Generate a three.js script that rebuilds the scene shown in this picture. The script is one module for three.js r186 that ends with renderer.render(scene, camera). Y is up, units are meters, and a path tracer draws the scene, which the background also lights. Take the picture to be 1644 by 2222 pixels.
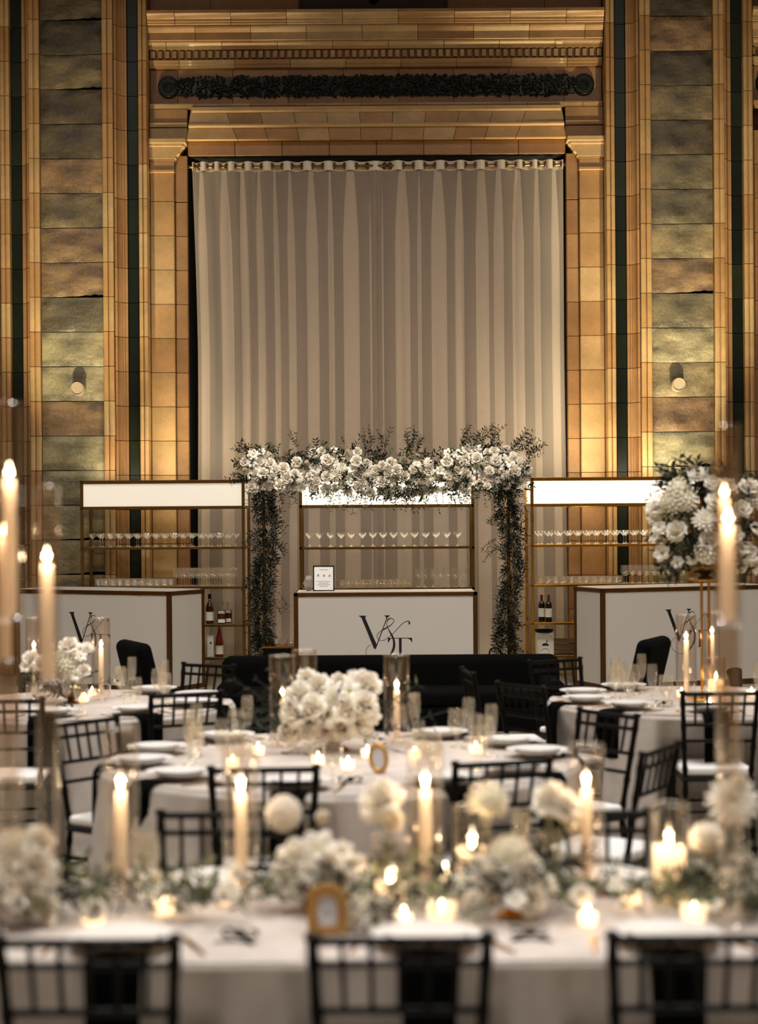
import * as THREE from 'three';
import { mergeGeometries, toCreasedNormals } from 'three/addons/utils/BufferGeometryUtils.js';
import { RoundedBoxGeometry } from 'three/addons/geometries/RoundedBoxGeometry.js';
import { ParametricGeometry } from 'three/addons/geometries/ParametricGeometry.js';
import { RectAreaLightUniformsLib } from 'three/addons/lights/RectAreaLightUniformsLib.js';

// ---------------------------------------------------------------- camera, lights, exposure
RectAreaLightUniformsLib.init();
const scene = new THREE.Scene();
scene.background = new THREE.Color(0x000000);
const renderer = new THREE.WebGLRenderer({ antialias: true });
renderer.toneMapping = THREE.LinearToneMapping;
renderer.toneMappingExposure = 1.0;
renderer.shadowMap.enabled = true;
const FOCAL = 4000, EYE = 1.9, ROLL = 0.0068;          // focal length in pixels of the 1644 x 2222 frame
const camera = new THREE.PerspectiveCamera(2 * Math.atan(1111 / FOCAL) * 180 / Math.PI, 1644 / 2222, 0.1, 100);
camera.position.set(0, EYE, 0);
camera.rotation.z = -ROLL;
camera.focus = 19.6;
camera.userData.fStop = 1.8;
scene.add(camera);

const WARM = new THREE.Color(1.0, 0.86, 0.68), NEUTRAL = new THREE.Color(1.0, 0.96, 0.915), CANDLE = new THREE.Color(1.0, 0.76, 0.48);
// hall lamps: flat round fittings under the high ceiling, in three rows down the hall
const HALL_LAMPS = [[-3.4, 10.2, -3.2], [3.4, 10.2, -3.2], [-3.4, 10.2, -8.6], [3.4, 10.2, -8.6], [-3.4, 10.2, -14.2], [3.4, 10.2, -14.2]];
const HALL_POWER = [42, 43, 31];
// uplights that stand on the floor behind the bars and wash the stone: [x, z, intensity, aim x, aim y, aim z]
const UPLIGHTS = [
  [2.5, -21.55, 190, 2.2, 7.4, -21.78, 0.22], [-2.5, -21.55, 150, -2.2, 7.4, -21.78, 0.22],
  [3.58, -18.6, 210, 3.50, 5.0, -21.7, 0.3], [-3.58, -18.6, 170, -3.55, 5.0, -21.7, 0.3],
];
// small accent spots on a truss under the ceiling, aimed at the tables, [target x, target z, intensity]
const ACCENTS = [[0.0, -5.2, 30], [-0.2, -8.5, 45], [1.9, -11.1, 22], [-1.75, -11.1, 50]];

// ---------------------------------------------------------------- helpers
function rng(seed) { let a = seed >>> 0; return () => { a = (a + 0x6D2B79F5) | 0; let t = Math.imul(a ^ (a >>> 15), 1 | a); t = (t + Math.imul(t ^ (t >>> 7), 61 | t)) ^ t; return ((t ^ (t >>> 14)) >>> 0) / 4294967296; }; }
const used = new Map();
function numbered(name) { const n = used.get(name) || 0; used.set(name, n + 1); return n ? name + '_' + String(n).padStart(3, '0') : name; }
function shade(o) { o.traverse((c) => { if (c.isMesh) { c.castShadow = true; c.receiveShadow = true; } }); return o; }
function tag(o, label, category, group) { o.userData.label = label; o.userData.category = category; if (group) o.userData.group = group; return o; }
function thing(name, label, category, pos = [0, 0, 0], turn = 0, group) {
  const o = new THREE.Group(); o.name = numbered(name); o.position.set(...pos); o.rotation.y = turn; scene.add(o);
  return tag(o, label, category, group);
}
function part(name, geo, mat, parent, label) {
  const m = new THREE.Mesh(geo, mat); m.name = name; m.castShadow = m.receiveShadow = true;
  if (label) m.userData.label = label;
  parent.add(m); return m;
}
function single(name, geo, mat, label, category, pos = [0, 0, 0], turn = 0, group) {
  const m = part(numbered(name), geo, mat, scene); m.position.set(...pos); m.rotation.y = turn; return tag(m, label, category, group);
}
function copy(src, pos, turn, label, group) {
  const c = src.clone(); c.name = numbered(src.name.replace(/_\d{3}$/, '')); c.position.set(...pos); c.rotation.y = turn || 0; scene.add(c);
  c.userData = { ...src.userData }; if (label) c.userData.label = label; if (group) c.userData.group = group; return c;
}
function structure(name) { const o = new THREE.Group(); o.name = name; o.userData.kind = 'structure'; scene.add(o); return o; }
// pixel of the photograph and distance along the view axis -> point of the hall
function P(px, py, d) {
  const u = (px - 822) / FOCAL, v = (1111 - py) / FOCAL;
  return [(u * Math.cos(ROLL) + v * Math.sin(ROLL)) * d, EYE + (v * Math.cos(ROLL) - u * Math.sin(ROLL)) * d, -d];
}
const onTop = (px, d, y) => { const v = (y - EYE) / d; return [((px - 822) / FOCAL + v * ROLL) * d, y, -d]; };
const MX = (m) => new THREE.Matrix4().makeTranslation(m[0], m[1], m[2]);
function moved(g, x = 0, y = 0, z = 0, rx = 0, ry = 0, rz = 0, s = 1) {
  const m = new THREE.Matrix4().compose(new THREE.Vector3(x, y, z), new THREE.Quaternion().setFromEuler(new THREE.Euler(rx, ry, rz)), typeof s === 'number' ? new THREE.Vector3(s, s, s) : new THREE.Vector3(...s));
  return g.clone().applyMatrix4(m);
}
function plain(g) { const n = g.index ? g.toNonIndexed() : g.clone(); for (const k of Object.keys(n.attributes)) if (!['position', 'normal', 'uv'].includes(k)) n.deleteAttribute(k); if (!n.attributes.uv) n.setAttribute('uv', new THREE.BufferAttribute(new Float32Array(n.attributes.position.count * 2), 2)); return n; }
function merge(list) { return mergeGeometries(list.map(plain)); }
// box-projected texture coordinates in metres
function metric(g, scale = 1, ou = 0, ov = 0) {
  const n = g.index ? g.toNonIndexed() : g, p = n.attributes.position, q = n.attributes.normal, uv = new Float32Array(p.count * 2);
  for (let i = 0; i < p.count; i++) {
    const ax = Math.abs(q.getX(i)), ay = Math.abs(q.getY(i)), az = Math.abs(q.getZ(i));
    const [a, b] = az >= ax && az >= ay ? [p.getX(i), p.getY(i)] : ax >= ay ? [p.getZ(i), p.getY(i)] : [p.getX(i), p.getZ(i)];
    uv[2 * i] = a * scale + ou; uv[2 * i + 1] = b * scale + ov;
  }
  n.setAttribute('uv', new THREE.BufferAttribute(uv, 2)); return n;
}
const rbox = (w, h, d, r = 0.006, s = 1) => new RoundedBoxGeometry(w, h, d, s, Math.min(r, w / 2.01, h / 2.01, d / 2.01));
const boxAt = (w, h, d, x, y, z, r) => { const g = r ? rbox(w, h, d, r) : new THREE.BoxGeometry(w, h, d); g.translate(x, y, z); return g; };
function bar(a, b, r, seg = 8) {      // round bar between two points
  const A = new THREE.Vector3(...a), B = new THREE.Vector3(...b), L = A.distanceTo(B), g = new THREE.CylinderGeometry(r, r, L, seg);
  g.applyQuaternion(new THREE.Quaternion().setFromUnitVectors(new THREE.Vector3(0, 1, 0), B.clone().sub(A).normalize())); g.translate((a[0] + b[0]) / 2, (a[1] + b[1]) / 2, (a[2] + b[2]) / 2); return g;
}
function turned(a, b, prof, seg = 10) {   // turned bar: prof = [[t, radius] ...] along a-b
  const A = new THREE.Vector3(...a), B = new THREE.Vector3(...b), L = A.distanceTo(B);
  const g = new THREE.LatheGeometry(prof.map(([t, r]) => new THREE.Vector2(r, t * L)), seg);
  g.applyQuaternion(new THREE.Quaternion().setFromUnitVectors(new THREE.Vector3(0, 1, 0), B.clone().sub(A).normalize())); g.translate(...a); return g;
}
const lathe = (pts, seg = 24) => new THREE.LatheGeometry(pts.map(([r, y]) => new THREE.Vector2(r, y)), seg);
function polyPrism(pts, z0, z1) {     // polygon in x-y, thick from z0 to z1
  const g = new THREE.ExtrudeGeometry(new THREE.Shape(pts.map(([x, y]) => new THREE.Vector2(x, y))), { depth: z1 - z0, bevelEnabled: false }); g.translate(0, 0, z0); return g;
}
function upright(profile, h) {        // profile [[x, front] ...] of a moulding, run upward for h
  const g = new THREE.ExtrudeGeometry(new THREE.Shape(profile.map(([x, f]) => new THREE.Vector2(x, -f))), { depth: h, bevelEnabled: false }); g.rotateX(-Math.PI / 2); return g;
}
function running(profile, l) {        // profile [[front, y] ...] of a cornice, run along x for l
  const g = new THREE.ExtrudeGeometry(new THREE.Shape(profile.map(([f, y]) => new THREE.Vector2(-f, y))), { depth: l, bevelEnabled: false }); g.rotateY(Math.PI / 2); return g;
}
// ---------------------------------------------------------------- computed textures (grain and mottling only)
function noiseField(n, seed, octaves, base, ax = 1, ay = 1) {
  const r = rng(seed), out = new Float32Array(n * n); let amp = 1, tot = 0;
  for (let o = 0; o < octaves; o++) {
    const cx = Math.max(1, Math.round(base * ax * 2 ** o)), cy = Math.max(1, Math.round(base * ay * 2 ** o)), g = Float32Array.from({ length: cx * cy }, () => r());
    for (let y = 0; y < n; y++) for (let x = 0; x < n; x++) {
      const fx = x / n * cx, fy = y / n * cy, ix = Math.floor(fx), iy = Math.floor(fy); let tx = fx - ix, ty = fy - iy; tx = tx * tx * (3 - 2 * tx); ty = ty * ty * (3 - 2 * ty);
      const a = g[(iy % cy) * cx + ix % cx], b = g[(iy % cy) * cx + (ix + 1) % cx], c = g[((iy + 1) % cy) * cx + ix % cx], d = g[((iy + 1) % cy) * cx + (ix + 1) % cx];
      out[y * n + x] += amp * (a + (b - a) * tx + (c - a) * ty + (a - b - c + d) * tx * ty);
    }
    tot += amp; amp *= 0.55;
  }
  for (let i = 0; i < out.length; i++) out[i] /= tot; return out;
}
function texture(n, f, srgb, rep) {
  const d = new Uint8Array(n * n * 4);
  for (let i = 0; i < n * n; i++) { const c = f(i, i % n, Math.floor(i / n)); d[4 * i] = c[0]; d[4 * i + 1] = c[1]; d[4 * i + 2] = c[2]; d[4 * i + 3] = 255; }
  const t = new THREE.DataTexture(d, n, n); t.wrapS = t.wrapT = THREE.RepeatWrapping; t.magFilter = THREE.LinearFilter; t.minFilter = THREE.LinearFilter; if (srgb) t.colorSpace = THREE.SRGBColorSpace;
  if (rep) t.repeat.set(rep, rep); t.needsUpdate = true; return t;
}
const clamp8 = (v) => Math.max(0, Math.min(255, v));
const N1 = noiseField(512, 11, 6, 3), N2 = noiseField(512, 23, 5, 12), N3 = noiseField(512, 37, 6, 4, 0.7, 2.6), N4 = noiseField(512, 51, 4, 60);
const grey = (v, w = [1, 1, 1]) => [clamp8(v * w[0]), clamp8(v * w[1]), clamp8(v * w[2])];
const TX = {
  stone: texture(512, (i) => { const a = (N3[i] - 0.5) * 2, b = (N1[i] - 0.5) * 2; const v = 205 + a * 105 + b * 50 + (N4[i] - 0.5) * 60; return [clamp8(v + b * 9), clamp8(v), clamp8(v - b * 12)]; }, true),
  stoneBump: texture(512, (i) => grey(128 + (N3[i] - 0.5) * 250 + (N4[i] - 0.5) * 90)),
  terra: texture(512, (i) => { const a = (N1[i] - 0.5) * 2, v = 222 + a * 52 + (N4[i] - 0.5) * 26; return [clamp8(v), clamp8(v - a * 6), clamp8(v - Math.max(0, -a) * 34)]; }, true),
  terraBump: texture(512, (i) => grey(128 + (N2[i] - 0.5) * 120 + (N4[i] - 0.5) * 60)),
  cloth: texture(512, (i) => { const v = 214 + (N1[i] - 0.5) * 60 + (N2[i] - 0.5) * 34; return grey(v); }, true),
  weave: texture(256, (i, x, y) => grey(120 + 60 * Math.sin(x * Math.PI / 4) * Math.sin(y * Math.PI / 4) + (N4[(y * 2 % 512) * 512 + x * 2 % 512] - 0.5) * 90)),
  tile: texture(512, (i) => { const a = Math.abs(N1[i] - 0.5) * 2, v = 226 - a * 40 + (N4[i] - 0.5) * 14; return grey(v); }, true),
  glaze: texture(512, (i) => { const a = (N1[i] - 0.5) * 2, v = 190 + a * 90; return [clamp8(v * 0.9), clamp8(v), clamp8(v * 0.82)]; }, true),
};
const std = (color, roughness = 0.7, metalness = 0, extra = {}) => new THREE.MeshStandardMaterial({ color, roughness, metalness, side: THREE.DoubleSide, ...extra });
const phys = (color, roughness, extra = {}) => new THREE.MeshPhysicalMaterial({ color, roughness, side: THREE.DoubleSide, ...extra });
const STONES_LEFT = [7, 4, 7, 1, 4, 4, 2, 1, 6, 6, 3, 5, 5, 6, 5, 5, 5, 0, 0, 3, 1, 0], STONES_RIGHT = [4, 7, 2, 7, 1, 4, 3, 3, 0, 6, 3, 5, 0, 2, 5, 5, 5, 0, 0, 3, 1, 0];   // tone of each block, top down; the wall's light gradient is partly painted in
const pick = (list, r) => list[Math.floor(r() * list.length)];
const M = {
  terra: ['#b58c58', '#bd9764', '#b08651', '#c3a06d', '#aa7e4a', '#b8935e'].map((c) => std(c, 0.55, 0, { map: TX.terra, bumpMap: TX.terraBump, bumpScale: 0.003 })),
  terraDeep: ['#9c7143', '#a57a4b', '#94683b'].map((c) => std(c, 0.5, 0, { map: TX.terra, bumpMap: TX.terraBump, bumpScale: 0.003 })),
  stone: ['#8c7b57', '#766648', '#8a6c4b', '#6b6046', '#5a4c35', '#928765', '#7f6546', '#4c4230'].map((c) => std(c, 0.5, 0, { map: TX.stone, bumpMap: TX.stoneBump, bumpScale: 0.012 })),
  glaze: ['#161c10', '#232616', '#10160c'].map((c) => phys(c, 0.38, { map: TX.glaze, specularIntensity: 0.5 })),
  mortar: std('#4a2f17', 0.9), dark: std('#0b0a09', 0.8), plaster: std('#9a7a50', 0.9, 0, { map: TX.terra }), bronze: std('#2b1c12', 0.55, 0.3),
  gold: std('#c9963f', 0.24, 1), goldDull: std('#7c5c30', 0.34, 0.9), brownMetal: std('#6d4b27', 0.35, 0.85),
  whiteLam: std('#d6d0c8', 0.42), ink: std('#0a0806', 0.6), black: phys('#060403', 0.45, { specularIntensity: 0.25 }), blackSeat: std('#050404', 0.85), blackCloth: phys('#020202', 0.95, { specularIntensity: 0.1,  bumpMap: TX.weave, bumpScale: 0.0008 }), velvet: phys('#020202', 0.95, { specularIntensity: 0.25 }),
  cushion: std('#e6e4e2', 0.85), cloth: std('#d9cec6', 0.9, 0, { map: TX.cloth, bumpMap: TX.weave, bumpScale: 0.0006 }),
  china: phys('#cfccc8', 0.55, { specularIntensity: 0.6 }),
  pane: phys('#ffffff', 0.0, { transmission: 1, thickness: 0, ior: 1.5 }),
  glint: phys('#fffdf8', 0.0, { transmission: 0.965, thickness: 0, ior: 1.7 }), crystal: phys('#fffdf8', 0.02, { transmission: 0.95, thickness: 0, ior: 2.0 }),
  smoke: phys('#fdfaf7', 0.0, { transmission: 1, thickness: 0, ior: 1.75 }),
  wax: phys('#fbf1e2', 0.7, { transmission: 0.52, thickness: 0 }),
  wick: std('#1a120c', 0.9),
  flame: std('#000000', 1, 0, { emissive: new THREE.Color(1.0, 0.76, 0.46), emissiveIntensity: 30 }),
  petal: phys('#f9f5ee', 0.8, { transmission: 0.25, thickness: 0, vertexColors: true }),
  leaf: std('#2f3a20', 0.55), leafDark: phys('#181e0f', 0.5, { specularIntensity: 0.5 }), leafPale: std('#6f7450', 0.6), stem: std('#77804a', 0.6),
};
// ---------------------------------------------------------------- the hall
const ZF = -22;                                   // face of the back wall's bays
const UP_Y = 8.9;
{
  const s = structure('ceiling'); part('ceiling_slab', boxAt(18.6, 0.3, 29, 0, 11.15, -9.6), M.plaster, s);
  const l = structure('wall_left'); part('wall_slab', boxAt(0.3, 11, 29, -9.15, 5.5, -9.6), M.plaster, l);
  const r = structure('wall_right'); part('wall_slab', boxAt(0.3, 11, 29, 9.15, 5.5, -9.6), M.plaster, r);
  const f = structure('wall_front'); part('wall_slab', boxAt(18.6, 11, 0.3, 0, 5.5, 4.75), M.plaster, f);
  const b = structure('wall_back');
  part('wall_core', merge([boxAt(6.7, 11, 0.5, -5.65, 5.5, ZF - 0.45), boxAt(6.7, 11, 0.5, 5.65, 5.5, ZF - 0.45), boxAt(4.6, 4.82, 0.5, 0, 8.59, ZF - 0.45)]), M.mortar, b);
  // dark lining of the tall opening, and the shut brown doors far inside it
  part('opening_lining', merge([boxAt(0.04, 6.2, 1.2, -2.28, 3.1, ZF - 0.72), boxAt(0.04, 6.2, 1.2, 2.28, 3.1, ZF - 0.72), boxAt(4.6, 0.05, 1.2, 0, 6.19, ZF - 0.72), boxAt(4.9, 6.4, 0.1, 0, 3.1, ZF - 1.36)]), M.dark, b);
  part('brown_door', merge([boxAt(1.76, 6.13, 0.06, -0.895, 3.066, ZF - 0.62, 0.01), boxAt(1.76, 6.13, 0.06, 0.895, 3.066, ZF - 0.62, 0.01)]), std('#46291a', 0.7), b);
  const fl = structure('floor'); part('floor_slab', boxAt(18.6, 0.2, 29, 0, -0.112, -9.6), std('#a39b87', 0.7), fl);
  const r1 = rng(5), tg = [0, 1, 2].map((k) => metric(boxAt(0.595, 0.02, 0.595, 0, -0.01, 0, 0.003), 0.8, k * 0.37, k * 0.21)), tm = ['#b9b19c', '#b1a993', '#beb6a3'].map((c) => std(c, 0.35, 0, { map: TX.tile }));
  for (let i = -5; i <= 5; i++) for (let j = 0; j < 27; j++) { const m = part(numbered('tile'), pick(tg, r1), pick(tm, r1), fl); m.position.set(i * 0.6, 0.0, -6.1 - j * 0.6); }
}
// ---- great pilasters, in courses
const COURSE = 0.4075, CY0 = 0.375, GY0 = 0.32;
function bead2(x0, x1, front, back, n = 2) {       // two rounded rolls side by side
  const pts = [[x0, back]], w = (x1 - x0) / n;
  for (let k = 0; k < n; k++) {
    const a = x0 + k * w + 0.004, b = x0 + (k + 1) * w - 0.004, r = Math.min(0.014, w / 3);
    pts.push([a, front - 0.03]);
    for (const t of [0, 0.5, 1]) pts.push([a + r * (1 - Math.cos(t * Math.PI / 2)), front - r * (1 - Math.sin(t * Math.PI / 2))]);
    for (const t of [0, 0.5, 1]) pts.push([b - r * (1 - Math.sin(t * Math.PI / 2)), front - r * (1 - Math.cos(t * Math.PI / 2))]);
    pts.push([b, front - 0.03]);
  }
  pts.push([x1, back]); return pts;
}
function steps(x0, x1, f0, f1, back) {             // stepped hollow from f0 at x0 down to f1 at x1
  const w = x1 - x0, d = f1 - f0;
  return [[x0, back], [x0, f0 - 0.012], [x0 + w * 0.2, f0 - 0.012], [x0 + w * 0.21, f0 + d * 0.25], [x0 + w * 0.3, f0 + d * 0.45], [x0 + w * 0.42, f0 + d * 0.6], [x0 + w * 0.56, f0 + d * 0.68], [x0 + w * 0.57, f0 + d * 0.8], [x0 + w * 0.74, f0 + d * 0.8], [x0 + w * 0.75, f0 + d * 0.94], [x1, f0 + d * 0.94], [x1, back]];
}
const flatStrip = (x0, x1, f, back) => [[x0, back], [x0, f - 0.008], [x0 + 0.008, f], [x1 - 0.008, f], [x1, f - 0.008], [x1, back]];
function rockFace(seed, w, h) {                    // quarry-faced block: rough front, broken lower edge
  const r = rng(seed), nx = 14, ny = 7, ph = r() * 9, chip0 = r(), chipW = 0.2 + r() * 0.35, chipD = r() < 0.6 ? 0.022 + r() * 0.02 : 0.004, front = [];
  const nz = (x, y) => 0.010 * Math.sin(x * 9 + ph) * Math.sin(y * 13 + ph * 2) + 0.007 * Math.sin(x * 23 + y * 17 + ph * 3);
  const g = new THREE.BufferGeometry(), pos = [], idx = [];
  for (let j = 0; j <= ny; j++) for (let i = 0; i <= nx; i++) {
    const u = i / nx, v = j / ny, e = Math.min(u, 1 - u, v, 1 - v) < 1e-6; let y = v * h;
    if (j === 0) y += chipD * Math.exp(-(((u - chip0) / chipW) ** 2)) * (0.7 + 0.6 * r());
    pos.push((u - 0.5) * w, y, e ? -0.014 + 0.004 * r() : nz(u * w, v * h) + 0.005 * r() - (j === 1 ? chipD * 0.4 * Math.exp(-(((u - chip0) / chipW) ** 2)) : 0));
  }
  const at = (i, j) => j * (nx + 1) + i, ring = [];
  for (let j = 0; j < ny; j++) for (let i = 0; i < nx; i++) idx.push(at(i, j), at(i + 1, j), at(i + 1, j + 1), at(i, j), at(i + 1, j + 1), at(i, j + 1));
  for (let i = 0; i < nx; i++) ring.push(at(i, 0)); for (let j = 0; j < ny; j++) ring.push(at(nx, j)); for (let i = nx; i > 0; i--) ring.push(at(i, ny)); for (let j = ny; j > 0; j--) ring.push(at(0, j));
  const b0 = pos.length / 3; for (const k of ring) pos.push(pos[3 * k], pos[3 * k + 1], -0.2);
  ring.forEach((k, n) => { const m = (n + 1) % ring.length; idx.push(k, b0 + n, b0 + m, k, b0 + m, ring[m]); });
  g.setAttribute('position', new THREE.Float32BufferAttribute(pos, 3)); g.setIndex(idx);
  return metric(toCreasedNormals(g, 0.9), 0.8, r() * 3, r() * 3);
}
const JOINT = 0.007;
function courses(parent, name, profile, mats, seed, y0 = CY0, x = 0, z = ZF, top = UP_Y) {
  const r = rng(seed), full = [0, 1].map((k) => { const g = toCreasedNormals(upright(profile, COURSE - JOINT), 0.6); return metric(g, 1, k * 0.43 + seed * 0.17, k * 0.29); });
  const low = metric(toCreasedNormals(upright(profile, y0 - JOINT), 0.6), 1, seed * 0.31);
  part(numbered(name), low, pick(mats, r), parent).position.set(x, 0, z);
  for (let y = y0; y < top; y += COURSE) part(numbered(name), pick(full, r), pick(mats, r), parent).position.set(x, y, z);
}
function mirror(p, s) { return s > 0 ? p : p.map(([x, f]) => [-x, f]).reverse(); }
const stoneKinds = [0, 1, 2, 3, 4, 5, 6].map((k) => rockFace(100 + k, 0.722, COURSE - 0.006));
[[-1, 'trim_1'], [1, 'trim_2']].forEach(([s, name], k) => {
  const t = structure(name), sd = k * 40;
  courses(t, 'terracotta_block', mirror(bead2(2.702, 2.812, 0.27, -0.2), s), M.terra, sd + 1, GY0);
  courses(t, 'glazed_tile', mirror(flatStrip(2.816, 2.945, 0.19, -0.2), s), M.glaze, sd + 2, GY0);
  courses(t, 'hollow_block', mirror(steps(3.083, 2.949, 0.34, 0.20, -0.2).reverse(), s), M.terraDeep, sd + 3, GY0);
  courses(t, 'terracotta_block', mirror(bead2(3.087, 3.222, 0.38, -0.2), s), M.terra, sd + 4);
  courses(t, 'terracotta_block', mirror(bead2(3.952, 4.087, 0.38, -0.2), s), M.terra, sd + 5);
  courses(t, 'hollow_block', mirror(steps(4.091, 4.188, 0.34, 0.20, -0.2), s), M.terraDeep, sd + 6, GY0);
  courses(t, 'glazed_tile', mirror(flatStrip(4.192, 4.318, 0.19, -0.2), s), M.glaze, sd + 7, GY0);
  courses(t, 'terracotta_block', mirror(bead2(4.322, 4.442, 0.27, -0.2), s), M.terra, sd + 8, GY0);
  const r = rng(60 + k);
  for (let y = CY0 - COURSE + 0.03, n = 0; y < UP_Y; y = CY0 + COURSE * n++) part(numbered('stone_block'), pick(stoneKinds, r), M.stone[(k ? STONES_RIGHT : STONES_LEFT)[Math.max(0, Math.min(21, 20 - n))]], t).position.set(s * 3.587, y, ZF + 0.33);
});
// ---- plain jambs beside the opening, and the next bays beyond the pilasters
[[-1, 'trim_3'], [1, 'trim_4']].forEach(([s, name], k) => {
  const t = structure(name), sd = 90 + k * 20;
  courses(t, 'jamb_block', mirror(flatStrip(2.413, 2.698, 0.05, -0.2), s), M.terra, sd, GY0, 0, ZF, 5.85);
  courses(t, 'jamb_block', mirror(flatStrip(2.262, 2.409, -0.02, -0.2), s), M.terraDeep, sd + 1, GY0, 0, ZF, 5.5);
  courses(t, 'bay_block', mirror(flatStrip(4.446, 5.2, 0.0, -0.2), s), M.terraDeep, sd + 2, GY0, 0, ZF, 6.4);
  // capital of the jamb
  const cap = (x0, x1, y0, y1, f) => boxAt(x1 - x0, y1 - y0, f + 0.2, s * (x0 + x1) / 2, (y0 + y1) / 2, ZF + (f - 0.2) / 2, 0.006);
  const prof = [[2.70, 6.115], [2.385, 6.115], [2.38, 6.15], [2.345, 6.18], [2.34, 6.20], [2.315, 6.24], [2.285, 6.268], [2.28, 6.29], [2.70, 6.29]];
  part(numbered('capital'), metric(merge([polyPrism(prof.map(([x, y]) => [s * x, y]), ZF - 0.2, ZF + 0.10), cap(2.262, 2.70, 6.29, 6.345, 0.16), cap(2.30, 2.70, 6.255, 6.292, 0.13)])), M.terra[3], t);
  part(numbered('capital_band'), metric(merge([cap(2.40, 2.70, 6.09, 6.118, 0.07), cap(2.405, 2.70, 5.955, 5.99, 0.09), cap(2.41, 2.70, 5.99, 6.09, 0.058)])), M.terra[0], t);
  part(numbered('jamb_block'), metric(cap(2.262, 2.409, 5.622, 6.17, -0.02)), M.terraDeep[0], t);
});
// ---- entablature over the opening and over the neighbouring bays
function entablature(x0, x1, name, seed) {
  const t = structure(name), r = rng(seed);
  const row = (nm, profile, len, off, mats, cut) => {
    for (let x = x0 - off; x < x1 - 0.01; x += len) {
      const a = Math.max(x, x0), b = Math.min(x + len, x1) - 0.006; if (b - a < 0.03) continue;
      part(numbered(nm), metric(toCreasedNormals(running(profile, b - a), 0.5), 1, r() * 3, r() * 3), pick(mats, r), t).position.set(a, 0, ZF);
    }
  };
  row('wall_block', [[-0.2, 7.83], [0.0, 7.83], [0.0, 8.34], [-0.2, 8.34]], 1.33, 0.6, M.terraDeep);
  row('wall_block', [[-0.2, 8.346], [0.0, 8.346], [0.0, 8.9], [-0.2, 8.9]], 1.33, 0.1, M.terraDeep);
  row('cornice_block', [[-0.2, 7.675], [0.215, 7.675], [0.222, 7.685], [0.222, 7.70], [0.235, 7.705], [0.24, 7.735], [0.255, 7.745], [0.27, 7.765], [0.295, 7.785], [0.30, 7.79], [0.30, 7.825], [-0.2, 7.825]], 0.66, 0.33, M.terra);
  row('cornice_block', [[-0.2, 7.505], [0.135, 7.505], [0.14, 7.512], [0.14, 7.60], [0.152, 7.604], [0.16, 7.615], [0.185, 7.635], [0.192, 7.65], [0.192, 7.668], [-0.2, 7.668]], 0.66, 0.1, M.terra);
  row('cornice_block', [[-0.2, 7.418], [0.075, 7.418], [0.075, 7.452], [0.09, 7.458], [0.11, 7.478], [0.115, 7.498], [-0.2, 7.498]], 0.66, 0.45, M.terra);
  row('dentil_bed', [[-0.2, 7.302], [0.01, 7.302], [0.01, 7.414], [-0.2, 7.414]], 0.66, 0.2, M.terraDeep);
  const dg = metric(boxAt(0.05, 0.082, 0.055, 0, 7.362, ZF + 0.034, 0.003)), dm = M.terra;
  const n = Math.round((x1 - x0) / 0.0852);
  for (let k = 0; k < n; k++) part(numbered('dentil'), dg, pick(dm, r), t).position.x = x0 + (k + 0.5) * (x1 - x0) / n;
  row('moulding_block', [[-0.2, 7.212], [0.02, 7.212], [0.022, 7.24], [0.04, 7.25], [0.045, 7.275], [0.055, 7.282], [0.055, 7.297], [-0.2, 7.297]], 0.66, 0.3, M.terra);
  row('frieze_block', [[-0.2, 6.782], [-0.045, 6.782], [-0.045, 7.206], [-0.2, 7.206]], 0.66, 0.33, M.terraDeep);
  row('moulding_block', [[-0.2, 6.722], [0.03, 6.722], [0.03, 6.745], [0.045, 6.75], [0.045, 6.776], [-0.2, 6.776]], 0.66, 0.12, M.terra);
  return t;
}
entablature(-2.698, 2.698, 'trim_5', 3);
entablature(4.446, 5.2, 'trim_6', 4);
entablature(-5.2, -4.446, 'trim_7', 6);
{ // flat arch of wedge blocks in two steps, and the head of the opening
  const t = structure('trim_8'), r = rng(17);
  const wedge = (y0, y1, f, edges, bot) => {
    for (let k = 0; k + 1 < edges.length; k++) {
      const a = edges[k], b = edges[k + 1], g = 0.003;
      part(numbered('wedge_block'), metric(polyPrism([[bot[k] + g, y0], [bot[k + 1] - g, y0], [b - g, y1], [a + g, y1]], ZF - 0.2, ZF + f), 1, r() * 3, r() * 3), pick(M.terra, r), t);
    }
  };
  const N = 11, top = [], mid = [], low = [];
  for (let k = 0; k <= N; k++) { const q = -1 + 2 * k / N, e = k === 0 || k === N; top.push(q * 2.2); mid.push(e ? q * 2.235 : q * 2.2 * 0.955); low.push(e ? q * 2.262 : q * 2.2 * 0.92); }
  wedge(6.50, 6.717, 0.10, top, mid); wedge(6.348, 6.494, 0.07, mid, low);
  part('arch_fillet', merge([running([[-0.1, 6.655], [0.118, 6.655], [0.128, 6.675], [0.128, 6.717], [-0.1, 6.717]], 4.38).translate(-2.19, 0, ZF), running([[-0.1, 6.484], [0.108, 6.484], [0.118, 6.50], [0.118, 6.52], [-0.1, 6.52]], 4.46).translate(-2.23, 0, ZF)]), M.terra[1], t);
  for (const s of [-1, 1]) for (const [y0, y1, f] of [[6.56, 6.717, 0.03], [6.50, 6.554, 0.06], [6.348, 6.494, 0.03]])
    part(numbered('side_block'), metric(boxAt(0.45, y1 - y0, f + 0.2, s * 2.475, (y0 + y1) / 2, ZF + (f - 0.2) / 2, 0.004)), pick(M.terra, r), t);
  for (let k = 0; k < 8; k++) part(numbered('head_block'), metric(boxAt(0.559, 0.165, 0.16, -2.26 + 0.565 * (k + 0.5), 6.26, ZF - 0.13, 0.004), 1, r()), pick(M.terraDeep, r), t);
}
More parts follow.
